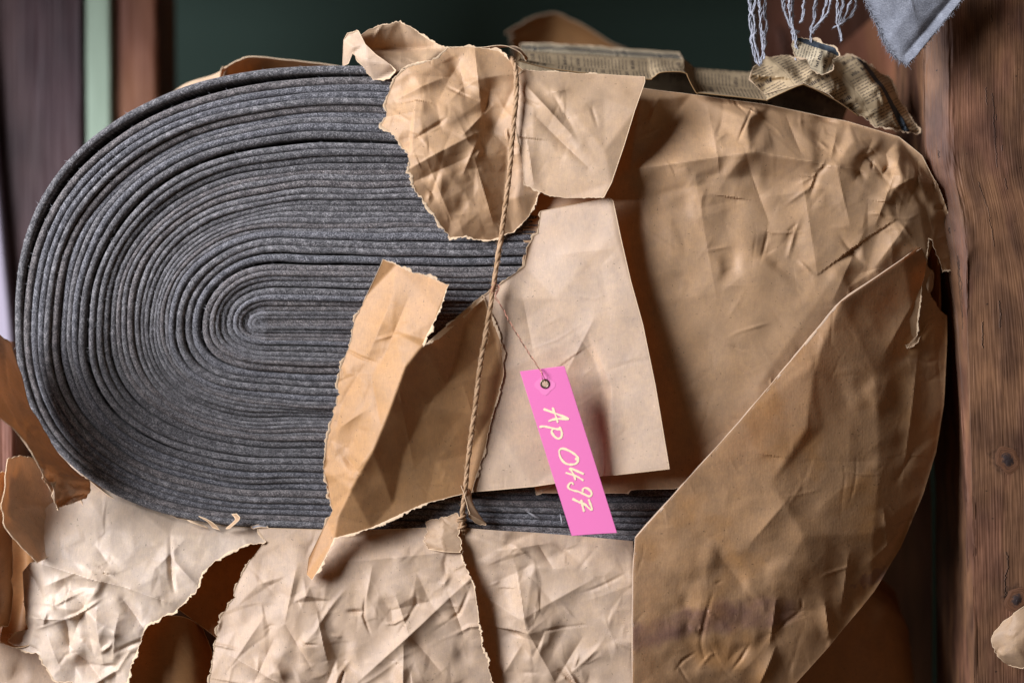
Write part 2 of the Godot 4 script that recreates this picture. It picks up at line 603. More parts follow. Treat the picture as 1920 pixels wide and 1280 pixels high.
func make_wood(w: int, h: int, lo: Color, hi: Color, knots: Array, sd: int, cracks: int) -> StandardMaterial3D:
	# knots: [x, y, radius] in texture pixels
	var im := Image.create(w, h, false, Image.FORMAT_RGB8)
	var hb := Image.create(w, h, false, Image.FORMAT_RGB8)
	var n1 := noise(0.006, sd, 3)
	var n2 := noise(0.05, sd + 1, 3)
	var n3 := noise(0.3, sd + 2, 2)
	for y in h:
		for x in w:
			var gx := x + 26.0 * n1.get_noise_2d(x * 0.6, y * 0.55) + 5.0 * n2.get_noise_2d(x * 0.5, y * 0.12)
			var dark := 0.0
			for k in knots:
				var d := Vector2((x - k[0]) * 1.0, (y - k[1]) * 0.85)
				var q := d.length() / (k[2] as float)
				gx += (k[2] as float) * 1.3 * signf(d.x) * exp(-q * 0.4) * (1.0 if absf(d.x) > 0.5 else 0.0)
				q += 0.35 * n2.get_noise_2d(x * 2.0, y * 2.0)
				dark = maxf(dark, (1.0 - smoothstep(0.45, 1.15, q)) * (0.7 + 0.5 * n3.get_noise_2d(x * 0.7, y * 0.7)))
			var ring := 0.5 + 0.5 * sin(gx * 0.16 + 2.0 * n1.get_noise_2d(x, y * 0.2))
			ring = pow(ring, 2.4)
			var streak := n3.get_noise_2d(x * 1.5, y * 0.03)
			var blot := n2.get_noise_2d(x * 0.35 + 400.0, y * 0.18)
			var t := clampf(0.58 - 0.12 * ring + 0.14 * n3.get_noise_2d(x * 2.6, y * 0.16) + 0.13 * streak + 0.55 * blot, 0, 1)
			var c := lo.lerp(hi, t)
			var purple := clampf(n1.get_noise_2d(x * 2.0 + 900.0, y * 0.7) * 1.6, 0.0, 0.5)
			c = c.lerp(Color(c.r * 0.94, c.g * 0.88, c.b * 1.0), purple)
			c = c.lerp(lo * 0.6, dark * 0.6)
			im.set_pixel(x, y, c.clamp())
			var hh := clampf(0.55 + 0.22 * streak - 0.16 * ring + 0.12 * blot - 0.2 * dark, 0, 1)
			hb.set_pixel(x, y, Color(hh, hh, hh))
	var r := RandomNumberGenerator.new()
	r.seed = sd * 3 + 1
	for i in cracks:
		var p := Vector2(r.randf() * w, r.randf() * h)
		var l := 8.0 + 110.0 * pow(r.randf(), 2.0)
		for k in int(l):
			p += Vector2(r.randf_range(-0.6, 0.6), 1.0)
			if p.x > 1 and p.x < w - 1 and p.y < h - 1 and p.y > 0:
				im.set_pixel(int(p.x), int(p.y), im.get_pixel(int(p.x), int(p.y)) * 0.28)
				hb.set_pixel(int(p.x), int(p.y), Color(0.1, 0.1, 0.1))
	for i in cracks:
		var p := Vector2(r.randf() * w, r.randf() * h)
		for k in r.randi_range(1, 3):
			var q := (p + Vector2(k % 2, k / 2)).clamp(Vector2.ZERO, Vector2(w - 1, h - 1))
			im.set_pixel(int(q.x), int(q.y), im.get_pixel(int(q.x), int(q.y)) * 0.3)
	hb.bump_map_to_normal_map(2.0)
	var m := StandardMaterial3D.new()
	m.albedo_texture = tex(im)
	m.normal_enabled = true
	m.normal_texture = tex(hb)
	m.normal_scale = 0.8
	m.roughness = 0.6
	m.metallic_specular = 0.4
	m.cull_mode = BaseMaterial3D.CULL_DISABLED
	return m

func make_news(sd: int, paper: Color, ink: Color) -> StandardMaterial3D:
	# columns of print far too small to read
	var w := 768
	var h := 768
	var im := Image.create(w, h, false, Image.FORMAT_RGB8)
	var n := noise(0.01, sd)
	for y in h:
		for x in w:
			var k := 1.0 + 0.14 * n.get_noise_2d(x, y) + 0.05 * n.get_noise_2d(x * 12.0, y * 12.0)
			im.set_pixel(x, y, Color(paper.r * k, paper.g * k, paper.b * (k - 0.04)).clamp())
	var r := RandomNumberGenerator.new()
	r.seed = sd
	var cols := 4
	for c in cols:
		var x0 := c * w / cols + 12
		var x1 := (c + 1) * w / cols - 12
		var y := 10
		while y < h - 14:
			var head := r.randf() < 0.07
			var lh := 20 if head else 7
			var x := x0 + (r.randi_range(0, 30) if head else 0)
			while x < x1 - 8:
				var wl := r.randi_range(6, 26) * (2 if head else 1)
				if x + wl > x1: break
				var px := x
				while px < x + wl:
					var gw := r.randi_range(1, 3) * (2 if head else 1)
					var gh := (r.randi_range(3, 5)) * (3 if head else 1)
					im.fill_rect(Rect2i(px, y + (lh - gh), gw, gh), ink.lerp(paper, r.randf_range(0.05, 0.4)))
					px += gw + (2 if head else 1)
				x += wl + (8 if head else 4)
			y += lh + (10 if head else 4)
		im.fill_rect(Rect2i(x0 - 9, 0, 1, h), ink.lerp(paper, 0.4))
	im.fill_rect(Rect2i(int(w * 0.62), 0, 26, h), srgb(62, 70, 78))
	var m := plain(Color.WHITE, 0.75, 0.3)
	m.albedo_texture = tex(im)
	return m

func materials() -> void:
	make_kraft()
	M.kraft_tex = tex(kraft_im)
	M.kraft_nrm = tex(kraft_bump)
	M.kraft = kraft(srgb(224, 188, 150))
	M.kraft_gold = kraft(srgb(227, 184, 140))
	M.kraft_old = kraft(srgb(206, 152, 98))
	M.kraft_pale = kraft(srgb(232, 200, 168))
	M.fibre = plain(srgb(226, 198, 164), 0.9, 0.2)
	var wt := wool_tex(srgb(65, 65, 67), srgb(212, 210, 210), 3, 0.02)
	M.wool = [wool(wt, srgb(252, 248, 246)), wool(wt, srgb(250, 240, 234)), wool(wt, srgb(244, 243, 246)), wool(wt, srgb(228, 224, 222))]
	M.fuzz = plain(srgb(150, 148, 150), 0.95, 0.1)
	var pt_ := wool_tex(srgb(128, 131, 140), srgb(200, 204, 212), 9, 0.01)
	M.pale_wool = wool(pt_, Color(1, 1, 1))
	M.yarn = plain(srgb(172, 174, 182), 0.95, 0.1)
	M.twine = plain(srgb(178, 146, 114), 0.8, 0.2)
	M.twine2 = plain(srgb(160, 128, 96), 0.8, 0.2)
	M.copper = plain(srgb(156, 108, 90), 0.35, 0.5)
	M.copper.metallic = 0.9
	M.brass = plain(srgb(120, 108, 92), 0.35, 0.5)
	M.brass.metallic = 1.0
	M.pink = plain(srgb(234, 122, 180), 0.55, 0.4)
	M.pink.normal_enabled = true
	M.pink.normal_texture = M.kraft_nrm
	M.pink.normal_scale = 0.25
	M.pink_patch = plain(srgb(236, 132, 184), 0.5, 0.4)
	M.chalk = plain(srgb(244, 226, 184), 0.7, 0.3)
	M.news = make_news(4, srgb(180, 158, 130), srgb(44, 38, 38))
	M.news_pale = make_news(8, srgb(200, 184, 160), srgb(40, 38, 40))
	M.board = plain(srgb(150, 118, 80), 0.8, 0.2)
	M.post = make_wood(512, 1024, srgb(74, 50, 36), srgb(148, 107, 76), [[330.0, 673.0, 17.0], [338.0, 863.0, 15.0]], 12, 110)
	M.back_post = make_wood(200, 512, srgb(48, 34, 36), srgb(92, 68, 66), [], 21, 4)
	M.back_post2 = make_wood(200, 512, srgb(112, 70, 48), srgb(164, 112, 82), [], 31, 4)
	var ki := Image.create(128, 128, false, Image.FORMAT_RGB8)
	var kn := noise(0.04, 88)
	for y in 128:
		for x in 128:
			var t := 0.5 + 0.5 * sin(y * 0.42 + 3.0 * kn.get_noise_2d(x, y))
			var core := smoothstep(0.55, 0.25, y / 128.0 + 0.25 * kn.get_noise_2d(x * 1.5, y * 1.5))
			ki.set_pixel(x, y, srgb(92, 62, 44).lerp(srgb(140, 98, 70), t * 0.7).lerp(srgb(46, 40, 42), core * 0.85))
	M.knot = plain(Color.WHITE, 0.55, 0.4)
	M.knot.albedo_texture = tex(ki)
	M.brown_board = make_wood(128, 256, srgb(84, 54, 40), srgb(140, 96, 72), [], 41, 2)
	M.mint = plain(srgb(170, 190, 166), 0.6, 0.4)
	M.lilac = plain(srgb(176, 166, 180), 0.6, 0.4)
	M.wall = plain(srgb(56, 74, 65), 0.7, 0.3)
	M.shelf = plain(srgb(96, 70, 50), 0.8, 0.3)

# ------------------------------------------------------------------ the roll of cloth
const LAYERS := 40
var fr := []
var lift := []
func roll_point(o: float, s: float) -> Vector2:
	# o counts layers from the middle; s runs once round from the right: top, left end, bottom
	var i := clampi(int(o), 0, LAYERS)
	var f: float = lerpf(fr[i], fr[i + 1], o - i)
	var xl := 488.0 - 452.0 * f
	var ym := 605.0 + 14.0 * f
	var yt := 605.0 - 472.0 * f
	var yb := 605.0 + 375.0 * f
	var xr := 1330.0 + 400.0 * f
	var ct := 496.0 + 196.0 * f
	var cb := 498.0 + 30.0 * f
	var rt := 1320.0 - 140.0 * f
	var p := Vector2.ZERO
	if s < 0.1:
		var a := s / 0.1 * PI * 0.5
		p = Vector2(rt + (xr - rt) * cos(a), ym - (ym - yt) * sin(a))
	elif s < 0.3:
		p = Vector2(lerpf(rt, ct, (s - 0.1) / 0.2), yt)
	elif s < 0.5:
		var a := (s - 0.3) / 0.2 * PI * 0.5
		p = Vector2(ct - (ct - xl) * pow(sin(a), 2.0 / (2.1 + 0.25 * f)), ym - (ym - yt) * pow(maxf(cos(a), 0.0), 2.0 / (2.1 + 0.25 * f)))
	elif s < 0.7:
		var a := (s - 0.5) / 0.2 * PI * 0.5
		p = Vector2(cb - (cb - xl) * pow(maxf(cos(a), 0.0), 2.0 / 2.3), ym + (yb - ym) * pow(sin(a), 2.0 / 2.3))
	elif s < 0.9:
		p = Vector2(lerpf(cb, rt, (s - 0.7) / 0.2), yb)
	else:
		var a := (s - 0.9) / 0.1 * PI * 0.5
		p = Vector2(rt + (xr - rt) * sin(a), ym + (yb - ym) * cos(a))
	var ff := minf(f * 2.5, 1.0)
	if p.y < 605.0:
		p.y += maxf(0.0, p.x - 700.0) * 0.055 * f
	else:
		p.y += maxf(0.0, p.x - 520.0) * 0.042 * f
	p.y += ff * 13.0 * wob.get_noise_3d(p.x * 0.28, o * 7.0, 50.0) * smoothstep(0.0, 0.3, 1.0 - f)
	p.x += ff * 8.0 * wob.get_noise_3d(p.y * 0.3, o * 16.0, 90.0) * smoothstep(0.0, 0.2, 1.0 - f)
	return p

func make_roll() -> void:
	var t := base("cloth_roll")
	tag(t, "thick roll of dark grey wool cloth folded in many layers inside torn brown paper", "cloth roll")
	rng.seed = 11
	var acc := 0.0
	fr = [0.0]
	for i in LAYERS + 1:
		acc += (rng.randf_range(0.6, 1.3) if rng.randf() < 0.85 else 1.75) * (0.8 + 0.35 * i / LAYERS)
		if i == LAYERS - 2: acc += 0.7
		fr.append(acc)
	var whole: float = (fr[LAYERS - 1] + fr[LAYERS]) * 0.5
	for i in fr.size(): fr[i] = fr[i] / whole
	lift = []
	for i in LAYERS + 2: lift.append(rng.randf_range(-7, 7) + (7.0 if rng.randf() < 0.2 else 0.0))
	var fv := PackedVector3Array()
	var fn := PackedVector3Array()
	var fu := PackedVector2Array()
	var fi := PackedInt32Array()
	var prof := 9
	var wide := []
	for i in LAYERS: wide.append(rng.randf_range(6.0, 7.9))
	for i in LAYERS:
		var v := PackedVector3Array()
		var nn := PackedVector3Array()
		var uv := PackedVector2Array()
		var ix := PackedInt32Array()
		var samples := []
		for k in 6: samples.append(0.1 * k / 6.0)
		for k in 70: samples.append(0.1 + 0.2 * k / 70.0)
		for k in 66: samples.append(0.3 + 0.2 * k / 66.0)
		for k in 66: samples.append(0.5 + 0.2 * k / 66.0)
		for k in 60: samples.append(0.7 + 0.2 * k / 60.0)
		for k in 7: samples.append(0.9 + 0.1 * k / 6.0)
		var len := 0.0
		var was := Vector2.ZERO
		for k in samples.size():
			var s: float = samples[k]
			var o := i + s
			var p := roll_point(o, s)
			var a := roll_point(o - s * 0.0, maxf(s - 0.003, 0.0)) if s > 0.003 else p
			a = roll_point(i + maxf(s - 0.004, 0.0), maxf(s - 0.004, 0.0))
			var b := roll_point(i + minf(s + 0.004, 1.0), minf(s + 0.004, 1.0))
			var d := (b - a).normalized()
			var q := Vector2(d.y, -d.x)          # inwards: the path runs top, left, bottom
			var gap := p.distance_to(roll_point(minf(o + 1.0, LAYERS + 0.999), s)) * 0.5 + (p.distance_to(roll_point(o - 1.0, s)) * 0.5 if o >= 1.0 else 6.0)
			var hw := clampf(gap * 0.5 * 1.06, 3.2, wide[i] + 0.8 * wob.get_noise_3d(p.x * 0.8, p.y * 0.8, i * 7.0))
			# the last turn has sprung loose along the upper left
			if i == LAYERS - 1:
				var spring := smoothstep(0.27, 0.36, s) * (1.0 - smoothstep(0.42, 0.52, s))
				p -= q * 12.0 * spring
				hw = clampf(hw * 1.1, 6.0, 9.0)
			if k > 0: len += p.distance_to(was)
			was = p
			var z := lerpf(lift[i], lift[i + 1], s) + 6.0 * wob.get_noise_3d(p.x * 0.3, p.y * 0.3, i * 23.0)
			# the middle turns sit slightly further out
			z += 5.0 * (1.0 - fr[i])
			# towards the right end the paper has pushed the edges back
			z -= 95.0 * smoothstep(1250.0, 1480.0, p.x) + 50.0 * smoothstep(1050.0, 1200.0, p.x) * (1.0 - smoothstep(150.0, 330.0, p.y))
			var back := -150.0 if i < LAYERS - 1 else -700.0
			for m in prof:
				var x := 0.0
				var zz := 0.0
				var nv := Vector3.ZERO
				if m == 0 or m == prof - 1:
					x = -1.0 if m == 0 else 1.0
					zz = back
					nv = Vector3(q.x * x, -q.y * x, 0)
				else:
					var an := PI * (m - 1) / (prof - 3)
					x = -cos(an)
					zz = z + hw * 1.15 * sin(an)
					nv = Vector3(q.x * x, -q.y * x, sin(an)).normalized()
				var pp := p + q * x * hw
				v.append(pt(pp.x, pp.y, zz))
				nn.append(nv)
				uv.append(Vector2(len / 170.0 + i * 0.37, (m - 1) * 3.6 / 190.0 + i * 0.13))
				if k > 0 and m > 0:
					var e := v.size() - 1
					ix.append_array(PackedInt32Array([e - prof - 1, e - prof, e, e - prof - 1, e, e - 1]))
			# loose hairs
			if s > 0.08 and s < 0.95:
				for hcount in (3 if rng.randf() < 0.8 else 7):
					var an := rng.randf_range(0.15, PI - 0.15)
					var st := p + q * (-cos(an)) * hw + d * rng.randf_range(-6, 6)
					var z1 := z + hw * 1.15 * sin(an)
					var di := Vector3(rng.randf_range(-1, 1), rng.randf_range(-1, 1), rng.randf_range(0.1, 0.9)).normalized() * rng.randf_range(3.0, 9.0)
					var w2 := di.cross(Vector3(0, 0, 1)).normalized() * 0.28
					var b0 := fv.size()
					fv.append(pt(st.x - w2.x, st.y - w2.y, z1))
					fv.append(pt(st.x + w2.x, st.y + w2.y, z1))
					fv.append(pt(st.x + di.x, st.y + di.y, z1 + di.z))
					for m in 3:
						fn.append(Vector3(q.x * -cos(an), q.y * cos(an), sin(an)).normalized())
						fu.append(Vector2.ZERO)
					fi.append_array(PackedInt32Array([b0, b0 + 1, b0 + 2]))
		commit(t, "cloth_layer", v, nn, uv, ix, M.wool[rng.randi() % 4])
	var fz := commit(t, "wool_fuzz", fv, fn, fu, fi, M.fuzz)
	fz.set_meta("kind", "stuff")

# ------------------------------------------------------------------ build
func _ready() -> void:
	# camera
	var cam := Camera3D.new()
	cam.name = "camera"
	var at := CameraAttributesPhysical.new()
	at.frustum_focal_length = 78.75
	at.frustum_focus_distance = (EYE - 30.0) * U
	at.exposure_aperture = 3.0
	cam.attributes = at
	cam.fov = rad_to_deg(2.0 * atan(640.0 / EYE))
	cam.near = 0.05
	cam.far = 20.0
	add_child(cam)
	cam.position = Vector3(0, 0, EYE * U)
	cam.current = true
	# the dim room round it
	var env := Environment.new()
	env.background_mode = Environment.BG_COLOR
	env.background_color = Color(0.285, 0.23, 0.18)
	env.background_energy_multiplier = 1.0
	env.tonemap_mode = Environment.TONE_MAPPER_LINEAR
	env.tonemap_exposure = 1.0
	env.sdfgi_enabled = true
	env.ssao_enabled = true
	env.ssil_enabled = true
	var we := WorldEnvironment.new()
	we.name = "environment"
	we.environment = env
	add_child(we)
	# daylight from a window to the left, in front and a little above
	var win := AreaLight3D.new()
	win.name = "window_light"
	win.area_size = Vector2(0.7, 1.0)
	win.light_color = Color(0.95, 0.96, 1.0)
	win.light_energy = 5.8
	win.shadow_enabled = true
	win.set("area_range", 8.0)
	add_child(win)
	win.position = Vector3(-1.18, 0.54, 0.84)
	win.look_at(Vector3(0.0, 0.0, 0.0), Vector3.UP)

	rng.seed = 5
	wob.noise_type = FastNoiseLite.TYPE_SIMPLEX_SMOOTH
	wob.frequency = 0.01
	wob.seed = 2
	wob.fractal_octaves = 2
	crumple = [make_crumple(11, 101), make_crumple(25, 102), make_crumple(56, 103), make_ridges(330, 104)]
	materials()
	setting()
	make_roll()
	wrapper()
	flaps()
	lower_papers()
	left_papers()
	top_papers()
	twine_and_tag()
	hanging_cloth()

func block(par: Node, called: String, mat: Material, x0: float, x1: float, y0: float, y1: float, z: float, depth: float, z0: float, lean := 0.0, sd := 1) -> void:
	# a timber: rounded front corners, back left open against the dark
	var rows := []
	for j in 7:
		var y := lerpf(y0, y1, j / 6.0)
		var s := lean * j / 6.0
		rows.append([[x0 + s, y, z - depth], [x0 + s, y, z - depth * 0.4], [x0 + s, y, z - 14], [x0 + s, y, z - 8], [x0 + s + 5, y, z - 1], [x0 + s + 14, y, z], [(x0 + x1) * 0.5 + s, y, z], [x1 + s - 14, y, z], [x1 + s - 5, y, z - 1], [x1 + s, y, z - 8], [x1 + s, y, z - 14], [x1 + s, y, z - depth * 0.4], [x1 + s, y, z - depth]])
	loft(par, called, mat, rows, {"nu": 40, "nv": 72, "cr": [0.0, 0.5, 0.4], "z0": z0, "rim": false, "fit": true, "seed": sd})

func setting() -> void:
	var w := base("back_wall")
	w.set_meta("kind", "structure")
	loft(w, "wall_boards", M.wall, [[[-900, -500, -2400], [2900, -500, -2400]], [[-900, 1900, -2400], [2900, 1900, -2400]]], {"nu": 10, "nv": 10, "cr": [0, 0, 0], "z0": -2400, "rim": false})
	var p := base("timber_post")
	tag(p, "rough brown timber post with knots standing right of the paper roll", "post")
	var rows := []
	var left := [[-60, 1736], [60, 1738], [290, 1744], [420, 1768], [600, 1790], [900, 1806], [1100, 1809], [1340, 1811]]
	for q in left:
		var bev := lerpf(1.0, 0.25, smoothstep(380.0, 700.0, q[0]))
		var x: float = q[1] + 12.0 * smoothstep(380.0, 700.0, q[0])
		var y: float = q[0]
		rows.append([[x + 4, y, -400], [x + 4, y, -300], [x + 2, y, -90], [x, y, -66], [x + 6 * bev, y, -58], [x + 36 * bev, y, -34], [x + 44 * bev, y, -31], [x + 60 * bev, y, -30], [x + 140, y, -30], [x + 230, y, -32], [x + 330, y, -32]])
	loft(p, "post_face", M.post, rows, {"nu": 180, "nv": 90, "cr": [2.2, 1.0, 0.6], "rim": false, "fit": true, "seed": 3, "z0": -30})
	loft(p, "post_side", M.back_post2, [[[1740, -60, -395], [1740, -60, -1500]], [[1768, 420, -395], [1768, 420, -1500]], [[1812, 900, -395], [1812, 900, -1500]], [[1816, 1400, -395], [1816, 1400, -1500]]], {"nu": 20, "nv": 10, "cr": [0, 0, 0], "line": 0.0, "rim": false, "fit": true, "z0": -30})
	for q in [[1890, 862, 25], [1907, 1124, 22]]:
		var kr := []
		for i in 9:
			var row := []
			for a in 25:
				var an := TAU * (a % 24) / 24.0
				var rad: float = q[2] * (i / 8.0) * (1.0 + 0.12 * sin(an * 2.0 + q[2]) + 0.06 * sin(an * 5.0))
				row.append([q[0] + rad * cos(an), q[1] + rad * 1.12 * sin(an), -27.6 + 0.3 * sin(i * 1.3) - i * 0.3])
			kr.append(row)
		loft(p, "knot", M.knot, kr, {"nu": 24, "nv": 48, "cr": [0, 0.4, 0.5], "line": 0.4, "rim": false, "fit": true, "z0": -30, "seed": int(q[2])})
	var b := base("back_post")
	tag(b, "blurred dark purple brown timber post at the left edge behind the roll", "post")
	block(b, "post_face", M.back_post, -20, 152, -200, 1500, -1000, 300, -1000, 12.0, 2)
	b = base("back_post")
	tag(b, "blurred reddish brown timber upright right of the pale green strip", "post")
	block(b, "post_face", M.back_post2, 203, 286, -200, 1500, -1040, 300, -1000, 14.0, 4)
	b = base("painted_board")
	tag(b, "blurred pale green painted board between two brown uprights", "board")
	block(b, "board_face", M.mint, 152, 204, -200, 1500, -1012, 60, -1000, 13.0, 5)
	b = base("pale_board")
	tag(b, "blurred pale lilac board edge at the far left behind the roll", "board")
	block(b, "board_face", M.lilac, -150, -56, -200, 1500, -950, 40, -950, 159.0, 6)
	b = base("back_post")
	tag(b, "timber upright in the shade behind the fringed cloth", "post")
	block(b, "post_face", M.brown_board, 1440, 1740, -200, 1500, -1500, 300, -1500, 0.0, 7)
	var up := base("upper_shelf")
	up.set_meta("kind", "structure")
	loft(up, "shelf_face", M.shelf, [[[-1500, -280, -1200], [2900, -280, -1200]], [[-1500, -280, -600], [2900, -280, -600]], [[-1500, -280, -10], [2900, -280, -10]], [[-1500, -300, 0], [2900, -300, 0]], [[-1500, -600, 0], [2900, -600, 0]], [[-1500, -1300, 0], [2900, -1300, 0]]], {"nu": 60, "nv": 10, "cr": [0, 0, 0], "rim": false})
	var s := base("shelf_board")
	s.set_meta("kind", "structure")
	loft(s, "shelf_face", M.shelf, [[[60, 1022, -900], [1500, 1046, -900]], [[60, 1022, -500], [1500, 1046, -500]], [[60, 1022, -190], [1500, 1046, -190]], [[60, 1024, -170], [1500, 1048, -170]], [[60, 1044, -168], [1500, 1066, -168]], [[60, 1260, -168], [1500, 1260, -168]], [[60, 1500, -168], [1500, 1500, -168]]], {"nu": 20, "nv": 10, "cr": [0, 0, 0], "rim": false})

func wrapper() -> void:
	# the paper folded over the right end of the roll
	var t := base("paper_wrapper")
	tag(t, "large sheet of brown wrapping paper folded over the right end of the cloth roll", "wrapping paper")
	var ol := [[982, 430], [990, 300], [1005, 150], [1200, 160], [1300, 172], [1450, 192], [1600, 222], [1695, 252], [1738, 288], [1766, 344], [1788, 398], [1802, 430, 3.0], [1814, 480, 5.0], [1798, 504, 3.0], [1776, 508, 3.0], [1764, 484, 3.0], [1748, 446, 2.0], [1738, 500, 2.0], [1722, 640], [1600, 800], [1262, 914], [1180, 915, 1.5], [1172, 922, 0.0], [1006, 922, 2.0], [1000, 900], [984, 520, 1.5]]
	var c := [[982, 430, 8, 0.2], [990, 300, 6, 0.3], [1005, 150, -30, 0.5], [1200, 158, -40, 0.6], [1300, 172, -46, 0.8], [1450, 192, -50, 1], [1600, 226, -60, 1], [1694, 254, -50, 1.0], [1762, 345, -50, 1.4], [1812, 480, -70, 1.4], [1740, 640, -40, 0.6],
		[1200, 190, 10, 0.8], [1400, 225, 6, 1.2], [1600, 262, 0, 1.6], [1680, 300, -2, 1.8], [1725, 380, -14, 1.8], [1740, 470, -14, 1.5],
		[1180, 320, 42, 0.8], [1400, 290, 40, 1.5], [1560, 310, 34, 1.8], [1690, 335, 16, 2.0],
		[1210, 370, 34, 0.5], [1400, 330, 26, 1.0], [1560, 350, 22, 1.2], [1660, 380, 10, 1.8],
		[1220, 600, 46, 0.3], [1400, 520, 36, 0.6], [1560, 520, 26, 0.8], [1690, 450, 10, 1.6], [1620, 530, 10, 0.8],
		[1300, 850, 40, 0.3], [1420, 720, 36, 0.4], [1260, 915, 36, 0.2], [1170, 922, 34, 0.2], [1006, 922, 28, 0.2], [1000, 700, 14, 0.2], [1000, 520, 8, 0.2], [1130, 700, 26, 0.2]]
	var cre := [[1180, 322, 1410, 288, 9.0, 26], [1410, 288, 1570, 316, 9.0, 22], [1570, 316, 1700, 332, 7, 24], [1392, 290, 1440, 420, -5, 20], [1330, 200, 1345, 330, 4, 16], [1575, 240, 1555, 300, 7, 16], [1640, 260, 1600, 340, -6, 18], [1690, 290, 1640, 420, 8, 22], [1720, 330, 1660, 360, 6, 14],
		[1500, 330, 1530, 520, 4, 26], [1300, 330, 1340, 560, 4, 40], [1620, 430, 1560, 560, 5, 26], [1700, 420, 1640, 500, 6, 20], [1235, 185, 1215, 235, 5, 12], [1480, 215, 1500, 290, -5, 16], [1560, 300, 1590, 420, 4, 18]]
	sheet(t, "end_fold", M.kraft_gold, ol, c, {"seed": 4, "g": 2.4, "line": 3.4, "cr": [8.0, 2.2, 0.5], "creases": cre, "blur": 3, "wave": 5.0})
	# its sides, running back along the roll
	var rows := []
	for zz in [-100, -122, -220, -420, -700]:
		var row := []
		for q in [[1000, 152], [1200, 160], [1450, 192], [1600, 226], [1688, 262], [1735, 320], [1766, 400], [1782, 520], [1778, 700], [1760, 840], [1720, 940], [1640, 1010], [1450, 1030], [1250, 1022]]:
			var d: float = (0.0 if zz > -110 else 4.0)
			row.append([q[0] - d * (q[0] - 1200) / 500.0, q[1] - d * (q[1] - 600) / 400.0, zz])
		rows.append(row)
	loft(t, "side_wrap", M.kraft, rows, {"nu": 30, "nv": 140, "cr": [3.0, 2.0, 0.6], "seed": 6, "rim": false})
	# the big flap folded up across the lower right
	var f := base("diagonal_flap")
	tag(f, "broad brown paper flap with pale diagonal fold and purple stain at lower right", "paper flap")
	var fl := [[1762, 446, 2.5], [1742, 450, 1.5], [1690, 486], [1640, 520], [1570, 566], [1500, 648], [1380, 786], [1290, 884], [1186, 1000], [1182, 1060], [1180, 1330], [1440, 1330], [1490, 1282], [1560, 1210], [1646, 1114], [1700, 1032], [1745, 930], [1772, 850], [1786, 760], [1792, 640], [1792, 590, 2.0], [1774, 580, 4.0], [1758, 556, 3.0], [1750, 540, 3.0], [1757, 512, 4.0], [1746, 486, 3.0], [1752, 466, 3.0]]
	var fc := [[1762, 446, -30, 1], [1690, 486, 24, 0.6], [1640, 520, 34, 0.4], [1570, 566, 52, 0.3], [1380, 786, 84, 0.2], [1290, 884, 96, 0.2], [1186, 1000, 102, 0.2], [1180, 1150, 108, 0.4], [1180, 1330, 112, 0.6], [1440, 1330, 10, 1], [1490, 1282, 4, 1], [1560, 1210, -10, 1.2], [1640, 1112, -40, 1.4], [1690, 1030, -60, 1.3], [1745, 930, -70, 1.2], [1772, 850, -80, 1], [1786, 760, -80, 0.8], [1792, 560, -80, 1],
		[1520, 680, 58, 0.4], [1506, 800, 60, 0.4], [1500, 1000, 58, 0.5], [1540, 800, 40, 0.4], [1545, 1000, 38, 0.5], [1640, 700, 8, 0.8], [1650, 860, -2, 0.7], [1640, 1000, -4, 1.0], [1720, 700, -44, 1.0], [1720, 600, -34, 1.4], [1700, 860, -34, 0.8],
		[1330, 1000, 86, 0.5], [1300, 1150, 82, 1.0], [1420, 1150, 50, 1.2], [1540, 1130, 14, 1.2], [1400, 1240, 44, 1.2], [1250, 1260, 88, 1.0], [1440, 900, 74, 0.4]]
	var fcr := [[1470, 930, 1400, 1010, 5, 26], [1450, 1120, 1440, 1200, 8, 16], [1545, 1130, 1555, 1190, 7, 12], [1590, 1040, 1580, 1130, 6, 16], [1660, 960, 1670, 1030, 4, 10], [1640, 1050, 1700, 1000, 8, 14], [1450, 1210, 1420, 1280, 8, 18], [1720, 560, 1660, 660, 5, 24], [1730, 660, 1700, 900, 6, 20], [1690, 900, 1720, 850, -6, 14]]
	var rel := sheet(f, "flap_sheet", stained(), fl, fc, {"seed": 9, "g": 2.6, "line": 1.8, "cr": [6.0, 1.8, 0.3], "creases": fcr, "blur": 4, "fit": true, "edge": false})
	# the rounded fold along its upper left edge, turning back under the sheet
	var fold := smooth_path([Vector3(1752, 448, 0), Vector3(1690, 486, 0), Vector3(1640, 520, 0), Vector3(1570, 566, 0), Vector3(1500, 648, 0), Vector3(1380, 786, 0), Vector3(1290, 884, 0), Vector3(1186, 1000, 0)], 14.0)
	fold_edge(f, fold, rel, 3.2)
	fold_edge(f, smooth_path([Vector3(1186, 1001, 0), Vector3(1182, 1060, 0), Vector3(1180, 1150, 0), Vector3(1180, 1330, 0)], 14.0), rel, 2.6)
	# small torn scraps by the worn corner
	var s1 := [[[1752, 440, -50], [1772, 424, -66], [1786, 440, -90]], [[1764, 468, -44], [1780, 466, -54], [1796, 482, -90]], [[1768, 494, -46], [1776, 498, -56], [1786, 500, -80]]]
	loft(f, "torn_scrap", M.kraft_old, s1, {"nu": 16, "nv": 16, "cr": [1, 2, 1], "torn": [0.2, 0.3, 0.1, 0.3], "seed": 12})
	loft(f, "torn_scrap", M.kraft, [[[1738, 506, -34], [1754, 502, -36], [1766, 512, -60]], [[1740, 530, -34], [1750, 540, -32], [1762, 536, -60]], [[1742, 552, -40], [1750, 548, -40], [1758, 545, -60]]], {"nu": 14, "nv": 14, "cr": [1, 2, 1], "torn": [0.2, 0.3, 0.1, 0.2], "seed": 13})
